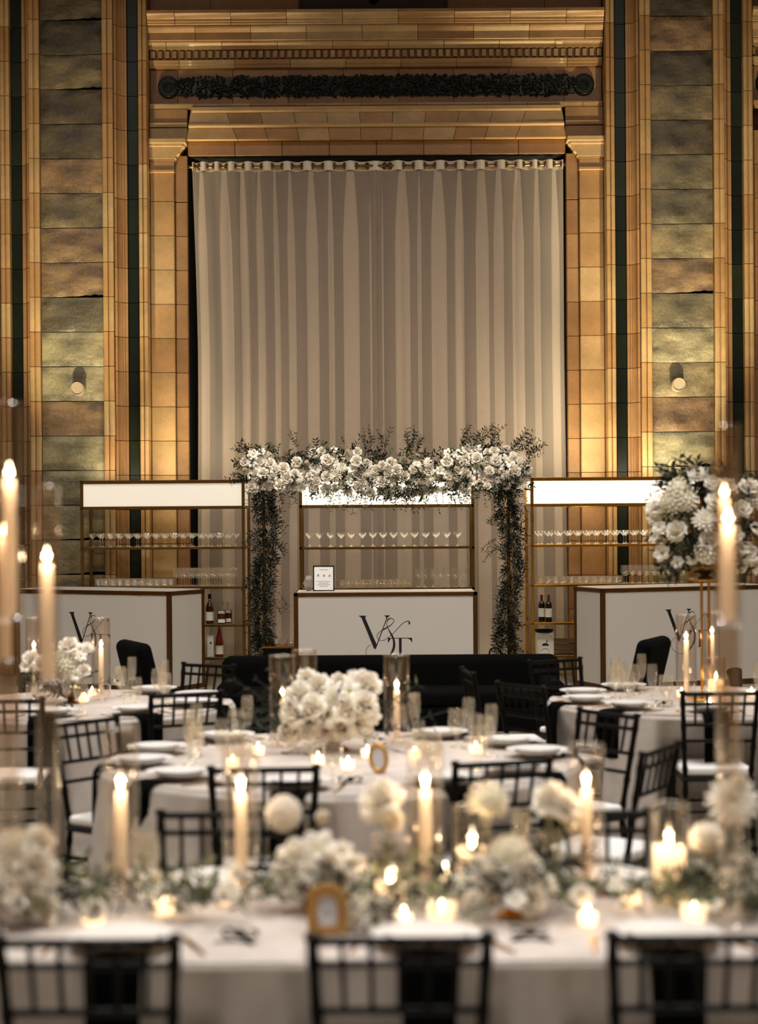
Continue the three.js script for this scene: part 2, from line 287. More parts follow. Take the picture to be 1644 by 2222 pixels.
// ---- carved garland of green glazed leaves, one relief per block
{
  const leafBump = (() => { const g = new THREE.SphereGeometry(1, 6, 4); g.scale(0.011, 0.024, 0.010); return plain(g); })();
  const T = (rad, seed, x0, x1, inside) => {
    const r = rng(seed), list = [], n = Math.round((x1 - x0) * 300);
    for (let k = 0; k < n; k++) { const x = x0 + r() * (x1 - x0), q = r() * 2 - 1, h = inside(x); list.push(moved(leafBump, x, 6.993 + q * h, 0.048 * Math.sqrt(Math.max(0, 1 - q * q)) + 0.004, (r() - 0.5) * 0.8, (r() - 0.5) * 0.8, r() * 6.28, 0.8 + r() * 0.6)); }
    return list;
  };
  const gm = phys('#12170c', 0.36, { map: TX.glaze, specularIntensity: 0.6 });
  const o = thing('carved_garland', 'long dark green glazed leaf garland carved along the frieze above the curtain', 'garland', [0, 0, ZF - 0.045]);
  const xs = [-2.16, -1.8, -1.14, -0.46, 0.21, 0.87, 1.53, 2.16];
  for (let k = 0; k + 1 < xs.length; k++) {
    const g = merge([...T(1, 70 + k, xs[k] + 0.012, xs[k + 1] - 0.012, () => 0.126), boxAt(xs[k + 1] - xs[k] - 0.012, 0.225, 0.03, (xs[k] + xs[k + 1]) / 2, 6.993, 0.01)]);
    part(numbered('garland_block'), g, gm, o);
  }
  for (const s of [-1, 1]) {
    const h = (x) => { const a = Math.abs(x); return a < 2.3 ? 0.122 : a < 2.38 ? 0.085 : 0.07; };
    const list = T(1, 88 + s, s > 0 ? 2.165 : -2.40, s > 0 ? 2.40 : -2.165, h);
    list.push(boxAt(0.2, 0.2, 0.03, s * 2.27, 6.993, 0.01));
    part(numbered('garland_block'), merge(list), gm, o);
    const disc = lathe([[0, 0.062], [0.03, 0.06], [0.045, 0.045], [0.075, 0.05], [0.09, 0.036], [0.105, 0.052], [0.125, 0.05], [0.13, 0.0]], 28); disc.rotateX(Math.PI / 2); disc.translate(s * 2.478, 6.993, 0);
    part(numbered('garland_disc'), disc, gm, o);
  }
  const o2 = thing('carved_garland', 'green glazed garland end disc at the far right edge, in the next bay', 'garland', [0, 0, ZF - 0.045]);
  const disc = lathe([[0, 0.062], [0.03, 0.06], [0.045, 0.045], [0.075, 0.05], [0.09, 0.036], [0.105, 0.052], [0.125, 0.05], [0.13, 0.0]], 28); disc.rotateX(Math.PI / 2); disc.translate(4.66, 6.993, 0);
  part('garland_disc', disc, gm, o2); part('garland_block', merge([...T(1, 99, 4.72, 5.2, () => 0.11), boxAt(0.45, 0.2, 0.03, 4.97, 6.993, 0.01)]), gm, o2);
}
{ // dark bronze panel set in the wall above the cornice
  const o = thing('bronze_panel', 'dark bronze wall panel cut off by the top edge, above the cornice', 'panel', [0, 7.835, ZF]);
  part('plate', boxAt(1.72, 0.75, 0.05, -0.03, 0.375, 0.03, 0.006), M.bronze, o);
  part('frame', merge([boxAt(1.76, 0.03, 0.07, -0.03, 0.016, 0.036, 0.005), boxAt(0.03, 0.75, 0.07, -0.9, 0.376, 0.036, 0.005), boxAt(0.03, 0.75, 0.07, 0.84, 0.376, 0.036, 0.005)]), M.bronze, o);
  part('boss', moved(lathe([[0, 0.05], [0.03, 0.045], [0.055, 0.02], [0.06, 0]], 18), -0.02, 0.17, 0.055, Math.PI / 2), M.black, o);
}
// ---- round can sconces, unlit, on the stone of each pilaster
[[167, 843, 'left'], [1473, 834, 'right']].forEach(([px, py, side]) => {
  const p = P(px, py, 21.5); p[2] = ZF + 0.33;
  const o = thing('wall_sconce', `round beige can sconce on the ${side} stone pilaster`, 'wall lamp', p);
  const can = lathe([[0.001, 0.155], [0.066, 0.155], [0.068, 0.15], [0.07, 0.165], [0.076, 0.165], [0.078, 0.16], [0.078, 0.02], [0.06, 0.0], [0.001, 0]], 32); can.rotateX(Math.PI / 2);
  part('can', can, std('#9c8a70', 0.5), o);
  const pl = lathe([[0.001, 0.012], [0.05, 0.012], [0.055, 0.0]], 24); pl.rotateX(Math.PI / 2); part('back_plate', pl, std('#a8967c', 0.5), o);
});
// ---- curtain on a rod: sheer panels hung from rings
{
  const ROD_Y = 6.05, ZC = ZF - 0.1;
  const spoolsL = [426, 456, 484, 519, 557, 601, 644, 689, 736, 784], spoolsR = [840, 886, 932, 978, 1020, 1065, 1109, 1144, 1175, 1209];
  const rod = thing('curtain_rod', 'thin brass curtain rod across the top of the tall opening', 'curtain rod', [0, ROD_Y, ZC]);
  part('rod', bar([-2.27, 0, 0], [2.27, 0, 0], 0.016, 12), M.goldDull, rod);
  for (const s of [-1, 1]) part('finial', moved(new THREE.SphereGeometry(0.028, 14, 10), s * 2.262, 0, 0), M.goldDull, rod);
  const sheer = std('#ead6c0', 0.95, 0, { transparent: true, opacity: 0.305, depthWrite: false }), band = std('#d6cbb8', 0.9);
  const toX = (px) => (px - 822) / FOCAL * 22.1 + (1111 - 352) / FOCAL * ROLL * 22.1;
  function panel(label, spools, x0, x1, seed, side) {
    const o = thing('sheer_curtain', label, 'curtain', [0, 0, ZC]), r = rng(seed), c = spools.map(toX), keys = [];
    // plan of the folds: dips (behind the rod) at each ring pair, crests between
    keys.push([x0, 0.02]);
    c.forEach((x, k) => { const a = k ? (c[k - 1] + x) / 2 : (x0 + x) / 2; if (k) keys.push([a, 0.045]); keys.push([x, -0.05]); });
    keys.push([x1, 0.02]);
    const N = 420, zAt = (x) => { let k = 0; while (k < keys.length - 2 && keys[k + 1][0] < x) k++; const [xa, za] = keys[k], [xb, zb] = keys[k + 1], t = Math.max(0, Math.min(1, (x - xa) / (xb - xa))), s = t * t * (3 - 2 * t); return za + (zb - za) * s; };
    // folded plan lower down: wide soft folds that lap over themselves, with small ones between
    const mk = (n, lo) => { const L = [0]; for (let k = 0; k < n; k++) L.push(L[k] + lo + r()); const A = L.map(() => r()), e = L[n]; return { n, at: (u) => { let k = 0; const f = u * e; while (k < n - 1 && L[k + 1] < f) k++; return [(f - L[k]) / (L[k + 1] - L[k]), (L[k + 1] - L[k]) / e, A[k]]; } }; };
    const big = mk(10, 0.7), small = mk(30, 0.4), W = x1 - x0;
    const lapX = (u) => { const [q, l, a] = big.at(u), [q2, l2, a2] = small.at(u); return Math.sin(q * 6.2832) * l * W * (0.38 + 0.16 * a) + Math.sin(q2 * 6.2832) * l2 * W * (0.04 + 0.34 * a2 * a2); };
    const lapZ = (u) => { const [q, , a] = big.at(u), [q2, , a2] = small.at(u); return 0.05 * Math.cos(q * 6.2832) * (0.6 + 0.4 * a) + 0.012 * Math.cos(q2 * 6.2832); };
    const rows = 14, yTop = ROD_Y - 0.052, surf = new ParametricGeometry((u, v, out) => {
      const y = yTop * (1 - v), s = Math.min(1, 0.65 + v * 3), x = x0 + W * u;
      const inset = side < 0 ? (1 - u) * 0.06 * Math.sin(Math.min(1, v * 2) * Math.PI / 2) - Math.max(0, v - 0.35) * 0.06 * (1 - u) : Math.max(0, v - 0.35) * 0.05 * u;
      const edge = Math.min(1, u * 14, (1 - u) * 14);
      out.set(x + inset + lapX(u) * s * edge, y, zAt(x) * (1 - s) + lapZ(u) * s * edge);
    }, 620, rows);
    part('curtain_panel', surf, sheer, o);
    const bandG = new ParametricGeometry((u, v, out) => { const x = x0 + (x1 - x0) * u; out.set(x, ROD_Y + 0.058 - 0.112 * v, zAt(x)); }, 220, 2);
    const bm = part('heading_band', bandG, band, o);
    const ring = new THREE.TorusGeometry(0.034, 0.010, 8, 20);
    c.forEach((x, k) => { const w = k === 0 ? 0.032 : Math.min(0.068, 0.3 * (x - (c[k - 1] ?? x - 0.2))); for (const s of [-1, 1]) { const m = part('ring', ring, M.brownMetal, o); m.position.set(x + s * w, ROD_Y, -0.002); m.rotation.y = s * 0.95; m.scale.set(1, 1, 1.3); } });
  }
  panel('left half of the taupe sheer curtain hung on brass rings', spoolsL, toX(417), toX(815), 5, -1);
  panel('right half of the taupe sheer curtain hung on brass rings', spoolsR, toX(814.6), toX(1221), 9, 1);
}
// ---- hall lamps, accent spots, uplights
HALL_LAMPS.forEach(([x, y, z], k) => {
  const o = thing('hall_lamp', `round flat hall lamp under the ceiling, ${['nearest', 'middle', 'farthest'][k >> 1]} row, ${k % 2 ? 'right' : 'left'}`, 'lamp', [x, y, z]);
  part('shading_drum', lathe([[0.001, 0.17], [1.1, 0.17], [1.1, -0.4], [1.09, -0.4], [1.09, 0.015], [0.001, 0.015]], 40), std('#3a2c1c', 0.7), o); part('stem', bar([0, 0.16, 0], [0, 0.79, 0], 0.03), M.goldDull, o);  // unseen skirt, added to keep direct lamp light off the upper wall
  part('lamp_glow', moved(new THREE.CylinderGeometry(1.04, 1.04, 0.02, 40), 0, 0.005, 0), std('#fff3e0', 0.6, 0, { emissive: NEUTRAL, emissiveIntensity: 1.0 }), o);
  const l = new THREE.RectAreaLight(NEUTRAL, HALL_POWER[k >> 1], 1.8, 1.8); l.position.set(x, y - 0.03, z); l.lookAt(x, 0, z); scene.add(l);
});
[[-0.75, 'left'], [0.75, 'right']].forEach(([x, w]) => {  // unseen spots added only to brighten the arch blooms
  const o = thing('accent_spot', `added unseen ceiling spotlight brightening the ${w} half of the flower arch`, 'lamp', [x, 10.3, -13.2]);
  const dir = new THREE.Vector3(0, 2.0 - 10.3, -19.6 + 13.2).normalize(), q = new THREE.Quaternion().setFromUnitVectors(new THREE.Vector3(0, -1, 0), dir);
  part('can', lathe([[0.001, 0.2], [0.06, 0.2], [0.075, 0.0], [0.07, 0.0], [0.055, 0.19]], 20).applyQuaternion(q), M.black, o); part('bracket', bar([0, 0.18, 0], [0, 0.7, 0], 0.015), M.black, o);
  part('lamp_lens', moved(new THREE.CylinderGeometry(0.055, 0.055, 0.01, 20), 0, 0.03, 0).applyQuaternion(q), std('#fff3e0', 0.5, 0, { emissive: WARM, emissiveIntensity: 3 }), o);
  const l = new THREE.SpotLight(new THREE.Color(1.0, 0.9, 0.75), 330, 0, 0.1, 1, 2); l.position.set(x, 10.3, -13.2).addScaledVector(dir, 0.02); l.target.position.set(x * 1.05, 2.05, -19.6); l.castShadow = true; l.shadow.radius = 3; scene.add(l, l.target);
});
ACCENTS.forEach(([x, z, I], ak) => {
  const o = thing('accent_spot', `added unseen ceiling spotlight brightening the ${['long front', 'middle round', 'right round', 'left round'][ak]} table`, 'lamp', [x * 0.6, 10.3, z + 1.2]);
  const dir = new THREE.Vector3(x - x * 0.6, 0.76 - 10.3, -1.2).normalize(), q = new THREE.Quaternion().setFromUnitVectors(new THREE.Vector3(0, -1, 0), dir);
  const can = lathe([[0.001, 0.2], [0.06, 0.2], [0.075, 0.0], [0.07, 0.0], [0.055, 0.19]], 20).applyQuaternion(q); part('can', can, M.black, o); part('bracket', bar([0, 0.18, 0], [0, 0.7, 0], 0.015), M.black, o);
  part('lamp_lens', moved(new THREE.CylinderGeometry(0.055, 0.055, 0.01, 20), 0, 0.03, 0).applyQuaternion(q), std('#fff3e0', 0.5, 0, { emissive: NEUTRAL, emissiveIntensity: 3 }), o);
  const l = new THREE.SpotLight(NEUTRAL, I, 0, 0.14, 0.8, 2); l.position.set(x * 0.6, 10.3, z + 1.2).addScaledVector(dir, 0.02); l.target.position.set(x, 0.76, z); l.castShadow = true; l.shadow.radius = 4; scene.add(l, l.target);
});
UPLIGHTS.forEach(([x, z, I, ax, ay, az, cone], uk) => {
  const o = thing('floor_uplight', `small black floor uplight washing the ${x > 0 ? 'right' : 'left'} ${uk < 2 ? 'jamb beside the curtain' : 'stone pilaster'}`, 'lamp', [x, 0, z]);
  const dir = new THREE.Vector3(ax - x, ay - 0.25, az - z).normalize(), q = new THREE.Quaternion().setFromUnitVectors(new THREE.Vector3(0, 1, 0), dir);
  part('can', lathe([[0.001, -0.1], [0.06, -0.1], [0.08, 0.08], [0.074, 0.08], [0.05, -0.05]], 20).applyQuaternion(q).translate(0, 0.2, 0), M.black, o); part('foot', merge([boxAt(0.16, 0.02, 0.16, 0, 0.01, 0, 0.004), bar([0, 0.02, 0], [0, 0.14, 0], 0.015)]), M.black, o);
  part('lamp_lens', moved(new THREE.CylinderGeometry(0.07, 0.07, 0.01, 20), 0, 0.05, 0).applyQuaternion(q).translate(0, 0.2, 0), std('#fff0d0', 0.5, 0, { emissive: WARM, emissiveIntensity: 3 }), o);
  const l = new THREE.SpotLight(new THREE.Color(1.0, 0.86, 0.56), I, 0, cone, 0.9, 2); l.position.set(x, 0.2, z).addScaledVector(dir, 0.09); l.target.position.set(ax, ay, az); l.castShadow = true; l.shadow.radius = 3; scene.add(l, l.target);
});
// ---------------------------------------------------------------- flowers and leaves (used all over the hall)
function colored(g, f) { const p = g.attributes.position, c = new Float32Array(p.count * 3); for (let i = 0; i < p.count; i++) { const q = f(p.getX(i), p.getY(i), p.getZ(i)); c[3 * i] = q[0]; c[3 * i + 1] = q[1]; c[3 * i + 2] = q[2]; } g.setAttribute('color', new THREE.BufferAttribute(c, 3)); return g; }
function mergeColored(list) { return mergeGeometries(list); }
function petalGeo(len, wid, cup, curl, nu = 4, nv = 5) {      // petal rooted at the origin, growing along +y, cupped towards +z
  return plain(new ParametricGeometry((u, v, o) => {
    const s = (u - 0.5) * 2, w = wid * Math.pow(Math.sin(Math.PI * Math.min(0.97, 0.12 + v * 0.82)), 0.7) * 0.5;
    o.set(s * w, v * len, cup * s * s * w + curl * v * v * len);
  }, nu, nv));
}
const WHITE = [1, 1, 1];
function whorl(list, pet, n, r0, tilt, y, phase, col, jit, r) {
  for (let k = 0; k < n; k++) {
    const a = phase + k / n * 6.283 + (r() - 0.5) * jit, m = new THREE.Matrix4().makeRotationY(a).multiply(new THREE.Matrix4().makeTranslation(0, y, r0)).multiply(new THREE.Matrix4().makeRotationX(tilt + (r() - 0.5) * jit));
    list.push(colored(pet.clone().applyMatrix4(m), () => col));
  }
}
// every bloom is about 1 across and faces +y
function rose(seed) {
  const r = rng(seed), L = [], pc = [0.97, 0.93, 0.86], pw = [1, 0.985, 0.95];
  whorl(L, petalGeo(0.34, 0.30, 0.9, -0.3), 5, 0.03, 0.05, 0, 0, pc, 0.2, r); whorl(L, petalGeo(0.38, 0.38, 0.8, -0.25), 5, 0.07, 0.28, 0, 0.6, pc, 0.25, r);
  whorl(L, petalGeo(0.44, 0.46, 0.6, -0.15), 6, 0.08, 0.6, 0, 0.2, pw, 0.25, r); whorl(L, petalGeo(0.5, 0.5, 0.4, 0.05), 7, 0.07, 1.0, -0.02, 0.5, pw, 0.3, r); whorl(L, petalGeo(0.52, 0.5, 0.3, 0.1), 6, 0.05, 1.35, -0.05, 0.1, pw, 0.3, r);
  return mergeColored(L);
}
function anemone(seed) {
  const r = rng(seed), L = []; whorl(L, petalGeo(0.5, 0.42, 0.3, 0.12), 6, 0.04, 1.2, 0, 0, WHITE, 0.3, r); whorl(L, petalGeo(0.44, 0.38, 0.35, 0.1), 5, 0.04, 0.95, 0.01, 0.5, [1, 0.99, 0.95], 0.3, r);
  const b = plain(new THREE.SphereGeometry(0.1, 10, 6)); b.translate(0, 0.06, 0); L.push(colored(b, () => [0.55, 0.55, 0.22])); return mergeColored(L);
}
function dahlia(seed) {
  const r = rng(seed), L = []; for (const [n, len, tilt, y] of [[15, 0.5, 1.45, -0.03], [14, 0.44, 1.15, 0], [12, 0.36, 0.85, 0.02], [9, 0.26, 0.5, 0.04]]) whorl(L, petalGeo(len, 0.16, 0.8, 0.05, 2, 4), n, 0.04, tilt, y, r() * 3, [1, 0.99, 0.95], 0.12, r);
  const b = plain(new THREE.SphereGeometry(0.08, 8, 6)); b.translate(0, 0.08, 0); L.push(colored(b, () => [0.8, 0.78, 0.45])); return mergeColored(L);
}
function pompon(seed) {
  const r = rng(seed), L = [], pet = petalGeo(0.13, 0.13, 0.9, -0.2, 2, 2), n = 150;
  const b = plain(new THREE.SphereGeometry(0.42, 16, 12)); L.push(colored(b, () => [0.95, 0.9, 0.8]));
  for (let k = 0; k < n; k++) { const y = 1 - 2 * (k + 0.5) / n, a = k * 2.39996, q = Math.sqrt(1 - y * y), d = new THREE.Vector3(q * Math.cos(a), y, q * Math.sin(a)); const m = new THREE.Matrix4().compose(d.clone().multiplyScalar(0.4), new THREE.Quaternion().setFromUnitVectors(new THREE.Vector3(0, 1, 0), d.clone().addScaledVector(new THREE.Vector3(r() - 0.5, r() - 0.5, r() - 0.5), 0.8).normalize()), new THREE.Vector3(1, 1, 1)); L.push(colored(pet.clone().applyMatrix4(m), () => WHITE)); }
  return mergeColored(L);
}
function hydrangea(seed) {
  const r = rng(seed), L = [], pet = petalGeo(0.12, 0.12, 0.2, 0.0, 2, 2), n = 62;
  L.push(colored(plain(new THREE.SphereGeometry(0.36, 12, 8)).scale(1, 0.85, 1), () => [0.72, 0.72, 0.55]));
  for (let k = 0; k < n; k++) { const y = 1 - 1.5 * (k + 0.5) / n, a = k * 2.39996, q = Math.sqrt(Math.max(0, 1 - y * y)), d = new THREE.Vector3(q * Math.cos(a), y, q * Math.sin(a)), f = []; for (let j = 0; j < 4; j++) f.push(moved(pet, 0, 0, 0, 1.25, j * 1.5708, 0)); const fl = mergeGeometries(f); const m = new THREE.Matrix4().compose(d.clone().multiplyScalar(0.4 + r() * 0.04), new THREE.Quaternion().setFromUnitVectors(new THREE.Vector3(0, 1, 0), d), new THREE.Vector3(1, 1, 1)); L.push(colored(fl.applyMatrix4(m), () => [1, 0.98, 0.92])); }
  return mergeColored(L);
}
function bud(seed) { const r = rng(seed), L = []; whorl(L, petalGeo(0.8, 0.55, 0.9, -0.25), 6, 0.03, 0.18, -0.3, 0, [1, 0.97, 0.9], 0.2, r); whorl(L, petalGeo(0.7, 0.5, 0.9, -0.2), 5, 0.02, 0.05, -0.3, 0.5, [0.97, 0.93, 0.85], 0.2, r); return mergeColored(L); }
const BLOOM = { rose: [rose(1), rose(2), rose(3)], anemone: [anemone(4), anemone(5)], dahlia: [dahlia(6), dahlia(7)], pompon: [pompon(8)], hydrangea: [hydrangea(9)], bud: [bud(10)] };
function bloom(parent, kind, pos, size, dir, r) {
  const m = part(numbered(kind === 'bud' ? 'flower_bud' : 'flower'), pick(BLOOM[kind], r), M.petal, parent);
  m.position.set(...pos); m.scale.setScalar(size); m.quaternion.setFromUnitVectors(new THREE.Vector3(0, 1, 0), new THREE.Vector3(...dir).normalize()); m.rotateY(r() * 6.28); return m;
}
const LEAF = (() => { const g = new THREE.BufferGeometry(); g.setAttribute('position', new THREE.Float32BufferAttribute([0, 0, 0, -0.16, 0.42, 0.05, 0, 0.45, -0.03, 0.16, 0.42, 0.05, 0, 1, 0.06], 3)); g.setIndex([0, 2, 1, 0, 3, 2, 1, 2, 4, 2, 3, 4]); g.computeVertexNormals(); return plain(g); })();
function leafAt(list, p, dir, size, r, wide = 1) {
  const q = new THREE.Quaternion().setFromUnitVectors(new THREE.Vector3(0, 1, 0), new THREE.Vector3(...dir).normalize()).multiply(new THREE.Quaternion().setFromEuler(new THREE.Euler(0, r() * 6.28, 0)));
  list.push(LEAF.clone().applyMatrix4(new THREE.Matrix4().compose(new THREE.Vector3(...p), q, new THREE.Vector3(size * wide, size, size * wide))));
}
function twig(list, p, dir, len, n, size, r, wide = 1, droop = 0) {     // a stem with paired leaves
  const d = new THREE.Vector3(...dir).normalize(), a = new THREE.Vector3(...p), b = a.clone();
  for (let k = 0; k < n; k++) {
    d.y -= droop / n; d.normalize(); const c = b.clone().addScaledVector(d, len / n); list.push(plain(bar(b.toArray(), c.toArray(), 0.0022, 3))); b.copy(c);
    const side = new THREE.Vector3(r() - 0.5, r() - 0.5, r() - 0.5).cross(d).normalize(), s = size * (0.7 + 0.5 * r());
    for (const q of [-1, 1]) leafAt(list, b.toArray(), d.clone().multiplyScalar(0.6).addScaledVector(side, q).toArray(), s, r, wide);
  }
}
// ---------------------------------------------------------------- glassware
const G = {
  coupe: lathe([[0.001, 0.0], [0.034, 0.0], [0.034, 0.002], [0.006, 0.008], [0.004, 0.03], [0.004, 0.085], [0.012, 0.097], [0.036, 0.115], [0.047, 0.138], [0.048, 0.152]], 20),
  rocks: lathe([[0.001, 0.004], [0.035, 0.004], [0.038, 0.0], [0.040, 0.085], [0.038, 0.085], [0.034, 0.012], [0.001, 0.012]], 16),
  wine: lathe([[0.001, 0.0], [0.034, 0.0], [0.034, 0.002], [0.006, 0.008], [0.004, 0.03], [0.004, 0.08], [0.014, 0.09], [0.036, 0.115], [0.042, 0.145], [0.039, 0.18], [0.034, 0.205]], 20),
  goblet: lathe([[0.001, 0.0], [0.036, 0.0], [0.036, 0.003], [0.008, 0.010], [0.006, 0.03], [0.008, 0.05], [0.02, 0.062], [0.036, 0.085], [0.042, 0.12], [0.040, 0.16], [0.036, 0.185], [0.0345, 0.185], [0.038, 0.16], [0.040, 0.12], [0.034, 0.088], [0.012, 0.066], [0.001, 0.062]], 24),
  flute: lathe([[0.001, 0.0], [0.034, 0.0], [0.034, 0.003], [0.006, 0.008], [0.004, 0.03], [0.005, 0.085], [0.018, 0.105], [0.027, 0.15], [0.029, 0.2], [0.026, 0.245], [0.0248, 0.245], [0.0276, 0.2], [0.025, 0.15], [0.014, 0.108], [0.001, 0.095]], 22),
};
// ---------------------------------------------------------------- the three bars
function ribbon(pts, wid, z, n = 110) {             // pen stroke of changing width
  const c = new THREE.CatmullRomCurve3(pts.map(([x, y]) => new THREE.Vector3(x, y, 0)), false, 'centripetal'), pos = [], idx = [];
  const W = (t) => { let k = 0; while (k < wid.length - 2 && wid[k + 1][0] < t) k++; const [a, wa] = wid[k], [b, wb] = wid[k + 1]; const q = Math.max(0, Math.min(1, (t - a) / (b - a))); return wa + (wb - wa) * q * q * (3 - 2 * q); };
  for (let i = 0; i <= n; i++) { const t = i / n, p = c.getPointAt(t), d = c.getTangentAt(t), w = W(t) / 2; pos.push(p.x - d.y * w, p.y + d.x * w, z, p.x + d.y * w, p.y - d.x * w, z); if (i < n) idx.push(2 * i, 2 * i + 1, 2 * i + 3, 2 * i, 2 * i + 3, 2 * i + 2); }
  const g = new THREE.BufferGeometry(); g.setAttribute('position', new THREE.Float32BufferAttribute(pos, 3)); g.setIndex(idx); g.computeVertexNormals(); g.setAttribute('uv', new THREE.Float32BufferAttribute(new Float32Array(pos.length / 3 * 2), 2)); return g;
}
// monogram traced in its own units (1 unit = 0.434 mm), y down, centre near (815, 640)
const Q = 0.000434, qp = (a) => a.map(([x, y]) => [(x - 815) * Q, (640 - y) * Q]);
const MONO = {
  V: merge([polyPrism(qp([[176, 203], [352, 203], [350, 216], [326, 240], [345, 300], [594, 890], [576, 985], [551, 1012], [524, 975], [240, 262], [215, 230], [178, 214]]), 0, 0.0015), polyPrism(qp([[588, 905], [822, 292], [826, 246], [787, 212], [782, 200], [914, 200], [908, 213], [864, 245], [843, 296], [604, 925], [576, 985]]), 0, 0.0015)]),
  and: ribbon(qp([[1362, 412], [1385, 385], [1365, 350], [1310, 343], [1200, 410], [990, 630], [880, 720], [760, 795], [660, 785], [608, 715], [620, 640], [720, 560], [860, 480], [970, 400], [1008, 330], [970, 275], [900, 280], [850, 340], [840, 430], [900, 570], [970, 700], [1008, 830], [1000, 980], [940, 1105], [800, 1250], [600, 1310], [430, 1240], [345, 1110], [345, 1020], [400, 930], [470, 890]]),
    [[0, 0.018], [0.015, 0.012], [0.035, 0.005], [0.2, 0.0045], [0.33, 0.0045], [0.36, 0.012], [0.385, 0.008], [0.43, 0.005], [0.47, 0.006], [0.485, 0.012], [0.51, 0.005], [0.545, 0.008], [0.6, 0.018], [0.68, 0.025], [0.73, 0.02], [0.775, 0.005], [1, 0.0035]], 0.0022, 260),
  T: merge([polyPrism(qp([[862, 738], [1440, 738], [1440, 752], [862, 752]]), 0, 0.0015), polyPrism(qp([[862, 742], [935, 752], [905, 800], [864, 862]]), 0, 0.0015), polyPrism(qp([[1438, 742], [1345, 752], [1405, 795], [1444, 862]]), 0, 0.0015), polyPrism(qp([[1126, 748], [1190, 748], [1190, 1130], [1215, 1150], [1215, 1160], [1100, 1160], [1100, 1150], [1126, 1130]]), 0, 0.0015)]),
};
function makeBar(name, label, w, d, pos, turn, shift) {      // origin: floor, middle of the front
  const o = thing(name, label, 'bar', pos, turn), h = 1.07, e = 0.045;
  part('front_panel', boxAt(w - 2 * e, h - 2 * e, 0.02, 0, h / 2, -0.022, 0.003), M.whiteLam, o);
  for (const s of [-1, 1]) part('side_panel', boxAt(0.02, h - 2 * e, d - 2 * e, s * (w / 2 - 0.022), h / 2, -d / 2, 0.003), M.whiteLam, o);
  for (const s of [-1, 1]) for (const z of [-e / 2, -d + e / 2]) part('corner_trim', boxAt(e, h, e, s * (w / 2 - e / 2), h / 2, z, 0.004), M.brownMetal, o);
  part('top_trim', merge([boxAt(w, 0.04, e, 0, h - 0.02, -e / 2, 0.004), boxAt(w, 0.04, e, 0, h - 0.02, -d + e / 2, 0.004), boxAt(e, 0.04, d, -w / 2 + e / 2, h - 0.02, -d / 2, 0.004), boxAt(e, 0.04, d, w / 2 - e / 2, h - 0.02, -d / 2, 0.004)]), M.brownMetal, o);
  part('base_trim', merge([boxAt(w - 0.02, 0.05, 0.04, 0, 0.025, -0.025, 0.004), boxAt(0.04, 0.05, d - 0.02, -w / 2 + 0.025, 0.025, -d / 2, 0.004), boxAt(0.04, 0.05, d - 0.02, w / 2 - 0.025, 0.025, -d / 2, 0.004)]), M.brownMetal, o);
  part('bar_top', boxAt(w - 0.06, 0.02, d - 0.06, 0, h - 0.004, -d / 2, 0.004), M.whiteLam, o);
  const mono = part('monogram', MONO.V, M.ink, o, 'black letters V & T'); mono.position.set(shift, 0.64, -0.0115);
  part('ampersand', MONO.and, M.ink, mono); part('letter', MONO.T, M.ink, mono);
  return o;
}
const BARS = {
  centre: makeBar('bar', 'white front bar with V & T monogram under the flower arch', 1.9, 0.6, [0.062, 0, -19.05], 0, 0),
  left: (() => { const r = -0.48, c = P(368, 1284, 19.55), w = 2.05; return makeBar('bar', 'white bar with V & T monogram set at an angle below the left shelves', w, 0.68, [c[0] - Math.cos(r) * w / 2, 0, c[2] + Math.sin(r) * w / 2], r, -0.03); })(),
  right: (() => { const r = 0.36, c = P(1305, 1280, 19.55), w = 2.05; return makeBar('bar', 'white bar with V & T monogram behind the tall gold flower stand at right', w, 0.66, [c[0] + Math.cos(r) * w / 2, 0, c[2] - Math.sin(r) * w / 2], r, 0.02); })(),
};
